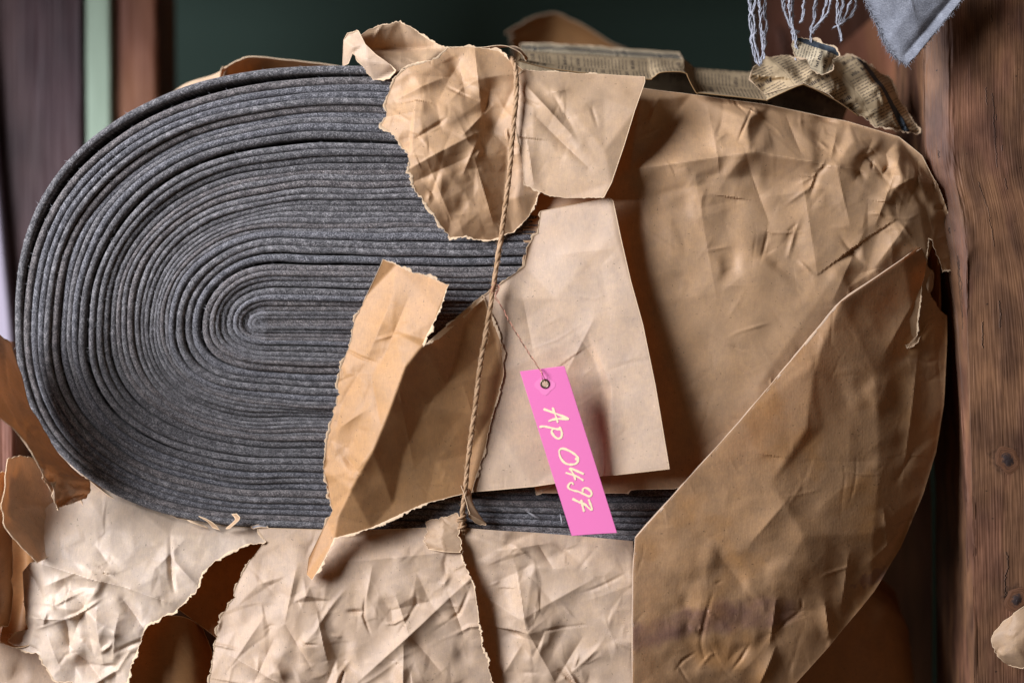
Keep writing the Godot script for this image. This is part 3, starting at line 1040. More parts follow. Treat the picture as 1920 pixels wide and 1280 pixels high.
	loft(f, "torn_scrap", M.kraft, [[[1700, 645, -26], [1740, 580, -52], [1762, 572, -76]], [[1706, 652, -24], [1742, 610, -46], [1766, 600, -72]], [[1716, 652, -24], [1740, 634, -42], [1752, 622, -60]]], {"nu": 16, "nv": 16, "cr": [1, 2, 1], "torn": [0.1, 0.3, 0.1, 0.2], "seed": 14})
	# paper bundle in the shade below, at the right
	var k := base("lower_bundle")
	tag(k, "rounded brown paper bundle in the shade at the lower right", "paper bundle")
	loft(k, "bundle_side", M.kraft_old, [[[1380, 1150, -60], [1480, 1100, -190], [1640, 1090, -320], [1720, 1130, -420]], [[1400, 1200, -50], [1530, 1140, -160], [1680, 1140, -280], [1740, 1210, -420]], [[1410, 1260, -40], [1540, 1200, -140], [1690, 1200, -260], [1752, 1270, -420]], [[1420, 1350, -40], [1560, 1340, -140], [1700, 1330, -250], [1756, 1350, -420]]], {"nu": 40, "nv": 40, "cr": [5, 3, 0.8], "seed": 15, "z0": -200})

func stained() -> StandardMaterial3D:
	# kraft with the flap's own water stains, as wide as the flap
	var w := 512
	var h := 768
	var im := Image.create(w, h, false, Image.FORMAT_RGB8)
	var n := noise(0.012, 61)
	var n2 := noise(0.05, 62, 3)
	for y in h:
		for x in w:
			var c: Color = kraft_im.get_pixel(int(x * 1.5) % 512, int(y * 1.45) % 512)
			var u := 1180.0 + 602.0 * x / w
			var v := 446.0 + 884.0 * y / h
			var band := 1174.0 - (u - 1180.0) * 0.12 + 22.0 * n.get_noise_2d(u * 0.7, v * 0.3) + 4.0 * n2.get_noise_2d(u, v)
			var reach := 1.0 - smoothstep(1450.0, 1520.0, u + 30.0 * n.get_noise_2d(u, 10.0))
			var q := (1.0 - smoothstep(12.0, 34.0, absf(v - band))) * reach * clampf(0.75 + 0.5 * n2.get_noise_2d(u * 0.4, v * 0.4), 0.0, 1.0)
			var p := Vector2(u - 1640.0, (v - 1085.0) * 3.0 + (u - 1640.0) * 0.9)
			q = maxf(q, (1.0 - smoothstep(26.0, 52.0, p.length() + 26.0 * n2.get_noise_2d(u, v))) * 0.8)
			c = c.lerp(Color(c.r * 0.80, c.g * 0.77, c.b * 0.88), q)
			var tan_ := clampf(n.get_noise_2d(u * 0.5 + 300.0, v * 0.5) * 0.9 - 0.1, 0.0, 0.4)
			c = c.lerp(Color(c.r * 1.0, c.g * 0.90, c.b * 0.70), tan_)
			im.set_pixel(x, y, c.clamp())
	var m := kraft(srgb(224, 177, 130))
	m.albedo_texture = tex(im)
	return m

func fold_edge(par: Node, path: Array, rel: Relief, rad: float) -> void:
	var v := PackedVector3Array()
	var nn := PackedVector3Array()
	var uv := PackedVector2Array()
	var ix := PackedInt32Array()
	var n := path.size()
	for i in n:
		var p: Vector3 = path[i]
		var d3: Vector3 = path[mini(i + 1, n - 1)] - path[maxi(i - 1, 0)]
		var d := Vector2(d3.x, d3.y).normalized()
		var o := Vector2(d.y, -d.x)
		if o.x > 0.0: o = -o
		var inn := Vector2(p.x, p.y) - o * 3.0
		var h := rel.at(inn.x, inn.y)
		var rr := rad * (0.8 + 0.5 * wob.get_noise_2d(p.x * 2.0, p.y * 2.0))
		for k in 7:
			var a := PI * k / 6.0
			var q := Vector2(p.x, p.y) + o * rr * (sin(a) - 0.35)
			var zz := h - rr + rr * cos(a)
			if k == 0:
				q = inn
				zz = h
			if k == 6:
				q = Vector2(p.x, p.y) - o * 10.0
				zz -= 8.0
			v.append(pt(q.x, q.y, zz))
			nn.append(Vector3(o.x * sin(a), -o.y * sin(a), cos(a)).normalized())
			uv.append(Vector2(i * 0.03, k * 0.012))
			if i > 0 and k > 0:
				var e := v.size() - 1
				ix.append_array(PackedInt32Array([e - 8, e - 7, e, e - 8, e, e - 1]))
	commit(par, "folded_edge", v, nn, uv, ix, M.kraft_pale)

func flaps() -> void:
	# the torn flap behind the tag
	var t := base("torn_flap")
	tag(t, "torn brown paper flap with sharp folds hanging behind the pink tag and twine", "paper flap")
	var leaf := [[722, 490, 2.5], [742, 496, 3.0], [770, 512, 3.0], [800, 520, 3.0], [846, 536, 1.5], [826, 585, 1.0], [797, 648, 2.0], [812, 640, 3.0], [905, 556, 1.5], [922, 590, 2.0], [938, 640, 2.0], [945, 700, 2.0], [932, 752, 2.0], [912, 830, 1.0], [886, 919, 0.5], [800, 940, 1.0], [700, 984, 1.0], [633, 1002, 1.0], [626, 1020, 1.0], [604, 1060, 0.8], [592, 1078, 0.5], [580, 1070], [584, 1040], [618, 970, 2.0], [626, 950, 2.5], [614, 880, 2.5], [616, 830, 2.5], [630, 760, 3.0], [640, 700, 3.0], [662, 640, 3.0], [668, 600, 2.0], [690, 555]]
	var panel := [[892, 567, 1.0], [984, 500, 1.5], [988, 466, 2.0], [1010, 440, 2.0], [1014, 398], [1140, 376], [1146, 382], [1160, 450], [1178, 530], [1200, 610], [1222, 720], [1247, 872], [1140, 886], [1000, 908], [860, 922], [850, 800]]
	var c := [[722, 490, 66, 0.6], [690, 555, 44, 0.8], [668, 600, 48, 0.6], [745, 500, 62, 0.6], [700, 580, 56, 1.0], [640, 700, 54, 1.0], [616, 830, 54, 1.2], [614, 880, 56, 1.4], [626, 950, 48, 1.0], [618, 970, 60, 0.3], [580, 1070, 58, 0.2], [594, 1078, 84, 0.2],
		[846, 536, 108, 0.6], [826, 585, 120, 0.6], [797, 648, 132, 0.7], [766, 686, 134, 0.8], [742, 752, 130, 0.9], [706, 840, 116, 0.9], [664, 912, 98, 0.6], [640, 960, 80, 0.4], [632, 1002, 76, 0.2],
		[740, 620, 94, 1.4], [700, 720, 92, 1.5], [670, 820, 86, 1.5],
		[812, 640, 122, 0.3], [905, 556, 34, 0.3], [872, 610, 62, 0.3], [930, 640, 30, 0.2], [940, 700, 34, 0.2], [920, 780, 34, 0.2], [880, 850, 36, 0.2], [870, 922, 36, 0.2], [800, 760, 84, 0.3], [760, 850, 74, 0.3], [740, 940, 58, 0.3], [800, 940, 46, 0.2], [700, 984, 62, 0.3], [840, 720, 66, 0.2], [820, 860, 54, 0.2],
		[984, 500, 34, 0.3], [1014, 398, 42, 0.3], [1140, 376, 84, 0.3], [1150, 440, 88, 0.3], [1200, 610, 100, 0.3], [1222, 720, 108, 0.3], [1247, 872, 118, 0.3], [1140, 886, 92, 0.3], [1000, 908, 58, 0.2], [1040, 560, 58, 0.3],
		[1060, 640, 62, 0.3], [1100, 620, 74, 0.4], [1128, 720, 66, 0.3], [1142, 724, 84, 0.3], [1128, 800, 64, 0.3], [1142, 800, 86, 0.3], [1130, 880, 70, 0.3], [1080, 760, 52, 0.3], [1060, 860, 52, 0.3]]
	var cre := [[740, 560, 690, 680, 5, 16], [690, 680, 640, 760, -4, 14], [700, 700, 720, 790, -5, 14], [770, 560, 720, 680, -6, 18], [650, 850, 680, 880, -7, 12], [640, 800, 700, 760, 5, 14], [660, 900, 700, 840, 6, 16], [1040, 480, 1140, 470, 3, 30], [1000, 660, 980, 560, -4, 22], [1070, 610, 1130, 700, -4, 26], [1110, 600, 1060, 700, 4, 20], [760, 760, 780, 880, 3, 30], [870, 720, 900, 820, 3, 26]]
	sheet(t, "pale_panel", M.kraft_pale, panel, c, {"seed": 21, "line": 1.8, "cr": [4.0, 1.6, 0.4], "creases": cre, "blur": 3, "wave": 3.0, "g": 2.0})
	for q in c: q[2] += 3.0
	sheet(t, "golden_leaf", kraft(srgb(220, 169, 116)), leaf, c, {"seed": 23, "line": 2.4, "cr": [3.0, 2.2, 0.6], "creases": cre, "blur": 2, "wave": 3.0, "ply": 1.3, "g": 2.0})
	# the pale under-ply bared along the tear
	sheet(t, "bared_ply", M.fibre, [[808, 640, 0.6], [902, 556, 0.6], [908, 562, 0.6], [893, 574, 1.6], [868, 600, 2.2], [846, 616, 1.8], [826, 636, 1.6]], [[800, 650, 133], [812, 640, 129], [905, 556, 42], [872, 610, 69]], {"seed": 22, "cr": [0.3, 0.3, 0.2], "edge": false, "wave": 0.0, "g": 3.0})
	# crumpled flap folded down over the top
	var f := base("crumpled_flap")
	tag(f, "crumpled torn brown paper folded over the roll's top under the twine", "paper flap")
	var fo := [[742, 150, 2.5], [732, 172, 3.0], [722, 200, 3.5], [726, 222, 2.0], [716, 240, 3.0], [740, 262, 3.0], [772, 296, 3.5], [778, 356, 3.5], [812, 404, 3.0], [846, 446, 2.5], [920, 452, 2.0], [962, 438, 2.5], [990, 408, 3.0], [1010, 362, 2.0], [1000, 300, 1.0], [990, 200], [985, 138], [962, 118, 2.0], [935, 96, 2.0], [880, 90, 1.5], [840, 92, 2.0], [822, 112, 2.5], [800, 118, 2.0], [765, 130, 2.0]]
	var po := [[964, 150, 1.5], [985, 136, 1.0], [1120, 143], [1206, 150], [1206, 160], [1186, 215], [1166, 280], [1142, 350], [1128, 376, 0.8], [1060, 376, 0.8], [1030, 372, 0.8], [1004, 360, 1.0], [984, 350, 2.0], [976, 300, 2.0], [966, 230, 2.0]]
	var fc := [[742, 150, 26, 0.8], [722, 200, 36, 0.8], [716, 240, 62, 1], [772, 296, 84, 1.2], [778, 356, 84, 1.2], [812, 404, 66, 1], [846, 446, 46, 0.8], [920, 452, 24, 0.8], [962, 438, 22, 0.8], [990, 408, 30, 0.8], [1008, 362, 44, 0.6], [1060, 376, 58, 0.4], [1128, 376, 92, 0.2], [1142, 350, 92, 0.2], [1186, 215, 72, 0.3], [1206, 156, 44, 0.3], [1190, 148, 30, 0.3], [1120, 144, 26, 0.4], [985, 138, 26, 0.6], [935, 96, 6, 0.8], [880, 90, 10, 0.8], [840, 92, 12, 0.8], [820, 112, 26, 0.8], [765, 130, 28, 0.8],
		[800, 180, 50, 1.4], [860, 150, 40, 1.4], [790, 230, 84, 1.6], [800, 270, 92, 1.6], [870, 220, 68, 1.4], [905, 300, 58, 1.8], [840, 330, 80, 1.8], [850, 400, 58, 1.4], [900, 400, 56, 1.4], [908, 150, 46, 1.2], [920, 180, 36, 0.8], [925, 250, 38, 1.4], [958, 180, 28, 0.8], [952, 280, 36, 0.8], [945, 380, 34, 0.8],
		[985, 180, 46, 1.2], [985, 280, 54, 1.2], [980, 370, 46, 1.2], [1060, 200, 58, 0.8], [1060, 300, 66, 0.6], [1120, 180, 54, 0.6], [1130, 280, 82, 0.3]]
	var fcr := [[755, 185, 830, 150, 8, 16], [760, 330, 905, 250, 10, 20], [770, 350, 880, 300, -8, 18], [870, 260, 925, 200, 10, 16], [890, 90, 905, 230, 9, 20], [860, 110, 875, 190, -5, 16], [920, 170, 905, 230, -12, 18], [890, 300, 925, 420, 8, 18], [800, 300, 850, 420, 6, 20], [975, 165, 1060, 260, 7, 14], [1010, 215, 1090, 310, -6, 14], [1000, 250, 1010, 360, 6, 16], [1020, 180, 1060, 175, 5, 12], [1010, 240, 1030, 300, -6, 12], [720, 225, 790, 215, 5, 12], [740, 280, 830, 250, -5, 16], [900, 260, 870, 330, 9, 16]]
	sheet(f, "crumpled_lobe", M.kraft_gold, fo, fc, {"seed": 26, "line": 3.2, "cr": [9.0, 4.5, 1.0], "creases": fcr, "blur": 2, "wave": 5.0, "ply": 1.2, "g": 2.0})
	var pc := [[964, 150, 40, 0.6], [985, 136, 34, 0.5], [1120, 143, 34, 0.4], [1206, 150, 50, 0.3], [1206, 160, 56, 0.3], [1186, 215, 80, 0.3], [1142, 350, 100, 0.2], [1128, 376, 100, 0.2], [1060, 376, 74, 0.3], [1004, 360, 60, 0.5], [984, 350, 56, 0.8], [970, 260, 50, 1.0], [1000, 200, 58, 1.2], [1000, 290, 64, 1.2], [1060, 200, 66, 0.8], [1060, 300, 76, 0.5], [1130, 190, 64, 0.5], [1130, 290, 90, 0.2]]
	sheet(f, "flat_panel", M.kraft, po, pc, {"seed": 27, "line": 2.6, "cr": [5.0, 2.5, 0.6], "creases": [[985, 165, 1070, 260, 8, 12], [1005, 225, 1100, 320, -6, 12], [985, 250, 1000, 350, 6, 14], [1030, 180, 1060, 175, 5, 10]], "blur": 3, "wave": 3.0, "g": 2.0})

func lower_papers() -> void:
	# the two halves that hang over the front edge
	var d2 := base("hanging_paper")
	tag(d2, "creased brown paper hanging below the roll between the tear and the diagonal flap", "paper sheet")
	var ol := [[850, 984], [880, 988], [1000, 996], [1100, 1004], [1186, 1012], [1186, 1330], [840, 1330], [840, 1100]]
	var c := [[850, 984, 18, 0.2], [1000, 996, 20, 0.2], [1100, 1004, 22, 0.2], [1186, 1012, 24, 0.2], [860, 998, 22, 0.4], [1000, 1010, 26, 0.4], [1180, 1026, 32, 0.4], [940, 1024, 22, 0.8], [1060, 1030, 28, 0.8], [890, 1050, 18, 1.0], [1000, 1060, 40, 1.2], [1100, 1060, 48, 0.8], [1180, 1070, 56, 0.6], [900, 1150, 18, 1.0], [985, 1150, 50, 1.6], [1060, 1170, 44, 1.2], [1180, 1180, 62, 0.8], [920, 1290, 20, 1.0], [1000, 1290, 46, 1.6], [1180, 1290, 66, 1.0], [840, 1330, 18, 1], [840, 1100, 12, 1]]
	var cre := [[970, 1070, 985, 1170, 9, 16], [985, 1170, 1040, 1270, 8, 18], [985, 1150, 1110, 1080, 6, 22], [900, 1110, 985, 1160, 5, 18], [930, 1030, 1030, 1015, 5, 14], [1010, 1020, 1035, 1060, -4, 10], [1040, 1270, 1090, 1190, -6, 20], [980, 1200, 930, 1280, 6, 18], [1100, 1120, 1180, 1090, 3, 24]]
	sheet(d2, "paper_sheet", M.kraft_pale, ol, c, {"seed": 31, "g": 2.0, "line": 5.0, "cr": [9.0, 4.5, 1.2], "creases": cre, "blur": 2, "edge": false})
	var d1 := base("hanging_paper")
	tag(d1, "crumpled brown paper with torn right edge hanging below the roll at centre", "paper sheet")
	ol = [[480, 988], [620, 992], [760, 990], [860, 984, 1.5], [868, 1010, 2.0], [866, 1040, 2.5], [886, 1080, 3.0], [894, 1110, 3.0], [902, 1170, 3.0], [912, 1230, 3.0], [928, 1290, 3.0], [936, 1330], [380, 1330, 3.0], [404, 1240, 3.0], [410, 1190, 3.0], [420, 1160, 3.0], [444, 1100, 3.0], [470, 1050, 3.0], [498, 1014, 2.0]]
	c = [[480, 988, 14, 0.2], [620, 992, 16, 0.2], [760, 990, 18, 0.2], [860, 984, 18, 0.2], [500, 1010, 22, 0.5], [620, 1008, 22, 0.5], [700, 1022, 30, 0.8], [760, 1006, 22, 0.5], [810, 1020, 30, 0.8], [560, 1024, 32, 0.8], [862, 1006, 24, 0.6], [620, 1046, 40, 1.0], [740, 1040, 34, 1.0], [470, 1050, 30, 0.8], [444, 1100, 40, 0.8], [420, 1160, 44, 0.8], [404, 1240, 52, 1.0], [380, 1330, 60, 1], [866, 1050, 46, 1.0], [894, 1110, 60, 1.0], [902, 1170, 64, 1.0], [928, 1290, 66, 1.0], [560, 1100, 60, 1.3], [700, 1100, 52, 1.3], [800, 1080, 54, 1.3], [560, 1200, 78, 1.6], [700, 1180, 62, 1.4], [800, 1180, 72, 1.4], [480, 1260, 70, 1.6], [660, 1270, 74, 1.6], [800, 1280, 76, 1.4]]
	cre = [[675, 1268, 870, 1090, 11, 20], [870, 1090, 890, 1070, 6, 14], [560, 1060, 540, 1160, 8, 18], [540, 1160, 590, 1240, -8, 20], [600, 1140, 620, 1230, 14, 22], [745, 1110, 770, 1180, 9, 18], [770, 1180, 830, 1250, -8, 18], [440, 1220, 560, 1280, 8, 16], [500, 1150, 440, 1240, 6, 16], [760, 1200, 760, 1290, 7, 16], [640, 1050, 860, 1030, 6, 20], [840, 1100, 870, 1180, -7, 16], [520, 1190, 480, 1280, -6, 14], [700, 1060, 690, 1120, 5, 14]]
	sheet(d1, "paper_sheet", M.kraft_pale, ol, c, {"seed": 33, "line": 4.6, "cr": [9.0, 3.8, 0.8], "creases": cre, "blur": 3, "ply": 1.1, "g": 2.0})
	# strip of paper pushed up over the twine's knot
	loft(d1, "lifted_strip", M.kraft, [[[797, 976, 16], [826, 966, 24], [862, 958, 22]], [[800, 992, 22], [830, 988, 36], [864, 980, 30]], [[794, 1010, 34], [830, 1014, 44], [866, 1010, 38]], [[800, 1026, 36], [836, 1030, 46], [868, 1032, 42]]], {"nu": 22, "nv": 22, "cr": [2, 2.5, 1], "torn": [0.1, 0.0, 0.15, 0.15], "seed": 34})
	# what is left of the sleeve under the roll's lower left
	var sl := base("paper_sleeve")
	tag(sl, "shaded brown paper sleeve hugging the underside of the cloth roll", "wrapping paper")
	var srows := []
	for zz in [-14, -120, -400, -690]:
		var row := []
		for q in [[40, 700], [66, 770], [110, 838], [190, 912], [250, 950], [320, 980]]: row.append([q[0] - 8, q[1] + 4, zz])
		srows.append(row)
	loft(sl, "sleeve_sheet", M.kraft, srows, {"nu": 20, "nv": 80, "cr": [2, 2, 0.6], "seed": 36})
	# bright crumpled flap at the lower left
	var j := base("crumpled_sheet")
	tag(j, "bright heavily crumpled paper sheet with ragged edge at the lower left", "paper sheet")
	ol = [[70, 900], [96, 836], [140, 856], [190, 898], [240, 930], [330, 972], [420, 986], [480, 990], [500, 1014, 2.0], [440, 1026, 3.0], [404, 1050, 3.5], [388, 1066, 3.0], [382, 1092, 3.5], [366, 1112, 3.0], [336, 1142, 3.5], [290, 1160, 3.0], [282, 1190, 3.0], [268, 1222, 3.5], [256, 1262, 3.5], [228, 1282, 3.0], [190, 1300, 2.0], [150, 1268, 3.0], [122, 1266, 3.0], [98, 1244, 3.0], [82, 1216, 3.0], [62, 1214, 2.0], [40, 1206, 2.0], [24, 1196, 2.0], [40, 1180, 2.0], [62, 1172, 1.0], [54, 1120], [50, 1068], [66, 1050], [92, 1044], [70, 1000]]
	c = [[70, 900, -30, 0.3], [96, 836, -70, 0.3], [140, 856, -60, 0.3], [190, 898, -44, 0.3], [160, 930, -14, 0.3], [240, 936, -16, 0.3], [330, 974, -8, 0.3], [480, 990, -4, 0.3], [500, 1014, 26, 0.6], [130, 1000, 46, 0.5], [220, 990, 40, 0.5], [320, 1000, 34, 0.6], [420, 1004, 26, 0.6], [92, 1044, 70, 0.5], [180, 1050, 76, 0.8], [270, 1090, 84, 0.8], [330, 1060, 72, 1.0], [404, 1050, 56, 0.8], [388, 1080, 68, 0.8], [290, 1160, 96, 1.0], [256, 1262, 104, 1.0], [228, 1282, 100, 1.0], [190, 1300, 96, 1], [122, 1266, 84, 1.0], [62, 1214, 64, 0.8], [24, 1196, 40, 0.5], [62, 1172, 44, 0.6], [50, 1068, 40, 0.6], [100, 1120, 78, 1.5], [180, 1140, 96, 1.6], [150, 1210, 94, 1.6], [230, 1200, 104, 1.5], [80, 1160, 62, 1.2]]
	cre = [[95, 1050, 260, 1094, 10, 14], [260, 1094, 330, 1120, 6, 14], [245, 1115, 285, 1165, -10, 12], [145, 1200, 225, 1280, -13, 14], [140, 1150, 145, 1210, -12, 16], [150, 1190, 180, 1110, -8, 18], [330, 1040, 380, 1090, 8, 12], [300, 1060, 350, 1010, 5, 14], [60, 1060, 95, 1110, -10, 16], [75, 1150, 140, 1150, 8, 16], [200, 1130, 210, 1230, 8, 18], [100, 1090, 170, 1060, 6, 16], [240, 1140, 230, 1220, 7, 14], [190, 1020, 215, 1050, -4, 12], [100, 1170, 130, 1240, 8, 16]]
	sheet(j, "paper_sheet", kraft(srgb(240, 216, 190), 0.52), ol, c, {"seed": 37, "line": 6.0, "cr": [8.0, 4.6, 1.2], "creases": cre, "blur": 2, "ply": 1.0, "g": 2.0})
	# darker papers in the gap behind
	var k := base("inner_paper")
	tag(k, "dark brown inner paper seen in the torn gap below the roll", "paper sheet")
	sheet(k, "paper_sheet", M.kraft_old, [[300, 990], [540, 1000], [520, 1330], [410, 1200], [334, 1142], [280, 1120]], [[300, 990, -60], [540, 1000, -60], [520, 1330, -10], [334, 1142, 0], [410, 1200, -6]], {"seed": 38, "cr": [2, 1.5, 0.5]})
	k = base("inner_paper")
	tag(k, "curved brown paper tongue under the bright crumpled sheet at the bottom", "paper sheet")
	loft(k, "paper_sheet", M.kraft_old, [[[250, 1140, 10], [300, 1148, 30], [350, 1156, 16], [376, 1180, -30]], [[240, 1200, 16], [300, 1200, 38], [360, 1210, 24], [396, 1240, -30]], [[230, 1340, 20], [300, 1340, 44], [370, 1340, 30], [410, 1340, -30]]], {"nu": 30, "nv": 30, "cr": [2, 1.5, 0.5], "seed": 39})
	k = base("inner_paper")
	tag(k, "smooth shaded paper at the bottom left corner under the crumpled sheet", "paper sheet")
	sheet(k, "paper_sheet", M.kraft_pale, [[-60, 1180], [60, 1190], [300, 1210], [300, 1340], [-60, 1340]], [[-60, 1180, 10], [60, 1190, 6], [300, 1200, 0], [300, 1340, 20], [-60, 1340, 36], [60, 1270, 14]], {"seed": 40, "cr": [4, 2, 0.6]})
	# loose crumbs of paper on the cloth's lower edge
	var crumbs := [[[372, 966, 14], [390, 976, 18], [400, 988, 16]], [[436, 962, 16], [444, 972, 26], [424, 990, 18]], [[352, 974, 10], [364, 978, 14], [384, 986, 10]], [[470, 986, 8], [484, 982, 12], [500, 984, 8]]]
	var words := ["small curled paper crumb left of the dark one under the roll", "small dark curled paper crumb on the roll's lower edge", "flat sliver of paper leftmost among the crumbs under the roll", "grey sliver of paper rightmost among the crumbs under the roll"]
	for i in crumbs.size():
		var q: Array = crumbs[i]
		var o := base("paper_crumb")
		tag(o, words[i], "paper scrap", "paper crumbs under the roll")
		var b := []
		for p in q: b.append([p[0] + 14 - i * 3, p[1] + 4 - (6 if i == 1 else 0), p[2] + 6 + (10 if i == 1 else 0)])
		loft(o, "scrap", M.kraft if i < 3 else M.fuzz, [q, b], {"nu": 6, "nv": 12, "cr": [0.5, 1, 0.6], "torn": [0.2, 0.2, 0.1, 0.1], "seed": 50 + i})
	# strip below the flap, above the bare cloth
	var e := base("paper_strip")
	tag(e, "short strip of folded paper showing under the flap beside the tag", "paper strip")
	loft(e, "strip", M.kraft_pale, [[[1000, 900, 18], [1020, 902, 26], [1040, 898, 30]], [[1003, 912, 20], [1018, 914, 30], [1034, 908, 30]], [[1006, 926, 20], [1014, 924, 24], [1024, 918, 26]]], {"nu": 12, "nv": 12, "cr": [0.5, 0.8, 0.4], "seed": 56})
	# seeds of chaff caught on the cloth
	for q in [[[988, 958], [1008, 970], "pale straw chip on the bare cloth under the flap"], [[1050, 962], [1054, 982], "grey oval husk on the bare cloth left of the tag"]]:
		var h := base("chaff")
		tag(h, q[2], "chaff", "chaff on the cloth")
		tube(h, "husk", M.fuzz, [Vector3(q[0][0], q[0][1], 16), Vector3((q[0][0] + q[1][0]) * 0.5 + 1.0, (q[0][1] + q[1][1]) * 0.5, 19), Vector3(q[1][0], q[1][1], 16)], [0.6, 2.6, 0.6], 6)

func left_papers() -> void:
	var t := base("curled_paper")
	tag(t, "long brown paper band curling forward along the roll's lower left", "paper curl")
	loft(t, "curl_sheet", M.kraft_pale, [
		[[-200, 430, 560], [-60, 520, 290], [-30, 560, 190], [0, 600, 110], [24, 640, 40]],
		[[-40, 640, 480], [34, 700, 250], [40, 722, 180], [48, 738, 110], [62, 762, 36]],
		[[70, 792, 215], [76, 800, 190], [84, 810, 150], [92, 822, 100], [106, 838, 34]],
		[[100, 855, 168], [104, 856, 160], [116, 858, 130], [130, 866, 90], [150, 884, 30]],
		[[110, 890, 132], [112, 890, 130], [128, 890, 116], [150, 890, 90], [172, 900, 36]],
		[[121, 923, 104], [122, 922, 104], [136, 916, 100], [156, 912, 84], [174, 918, 46]],
		[[123, 948, 86], [124, 948, 86], [136, 944, 84], [154, 938, 76], [172, 930, 52]]], {"nu": 80, "nv": 40, "cr": [6, 5, 1.4], "line": 4.0, "seed": 41, "torn": [0.02, 0.05, 0.08, 0.0]})
	loft(t, "curled_tip", M.kraft_pale, [[[108, 886, 120], [114, 904, 104], [122, 930, 92]], [[118, 896, 124], [124, 912, 114], [124, 938, 100]], [[128, 896, 116], [122, 914, 112], [118, 922, 108]]], {"nu": 12, "nv": 12, "cr": [0.5, 1, 0.5], "seed": 42, "torn": [0, 0.1, 0, 0.2]})
	t = base("curled_paper")
	tag(t, "cupped brown paper curl standing up below the long band at left", "paper curl")
	loft(t, "curl_sheet", M.kraft_pale, [
		[[40, 856, 110], [36, 930, 136], [50, 990, 140], [92, 1044, 116]],
		[[46, 850, 50], [44, 930, 50], [66, 984, 54], [106, 1034, 70]],
		[[70, 862, 0], [84, 930, 4], [110, 980, 14], [136, 1024, 44]],
		[[112, 880, -10], [140, 920, 2], [160, 960, 4], [168, 1010, 24]]], {"nu": 40, "nv": 50, "cr": [8, 6, 1.6], "line": 5.0, "seed": 43, "torn": [0.06, 0.0, 0.04, 0.0]})
	t = base("upright_paper")
	tag(t, "upright orange brown paper edge at the far left below the band", "paper sheet")
	loft(t, "sheet_face", M.kraft_old, [[[-60, 900, 60], [-10, 896, 120], [22, 876, 110], [24, 890, 40]], [[-60, 1040, 60], [-10, 1040, 120], [24, 1040, 110], [28, 1040, 40]], [[-60, 1190, 60], [-10, 1186, 110], [16, 1166, 104], [22, 1170, 40]]], {"nu": 40, "nv": 30, "cr": [7, 5, 1.2], "line": 4.0, "seed": 45, "torn": [0.05, 0.06, 0, 0]})
	t = base("inner_paper")
	tag(t, "orange brown paper hollow between the upright edge and the crumpled sheet", "paper sheet")
	loft(t, "sheet_face", M.kraft_old, [[[10, 1010, -40], [40, 1010, -50], [70, 1030, 0]], [[10, 1110, -30], [40, 1110, -40], [66, 1110, 10]], [[6, 1180, 20], [30, 1186, 0], [66, 1176, 20]], [[14, 1196, 60], [40, 1206, 60], [66, 1204, 60]]], {"nu": 30, "nv": 24, "cr": [2, 1.5, 0.6], "seed": 46})
	t = base("brown_board")
	tag(t, "dark brown board end at the left edge behind the curled band", "board")
	block(t, "board_face", M.brown_board, -60, 26, 640, 1300, -160, 200, -160, 4.0, 8)

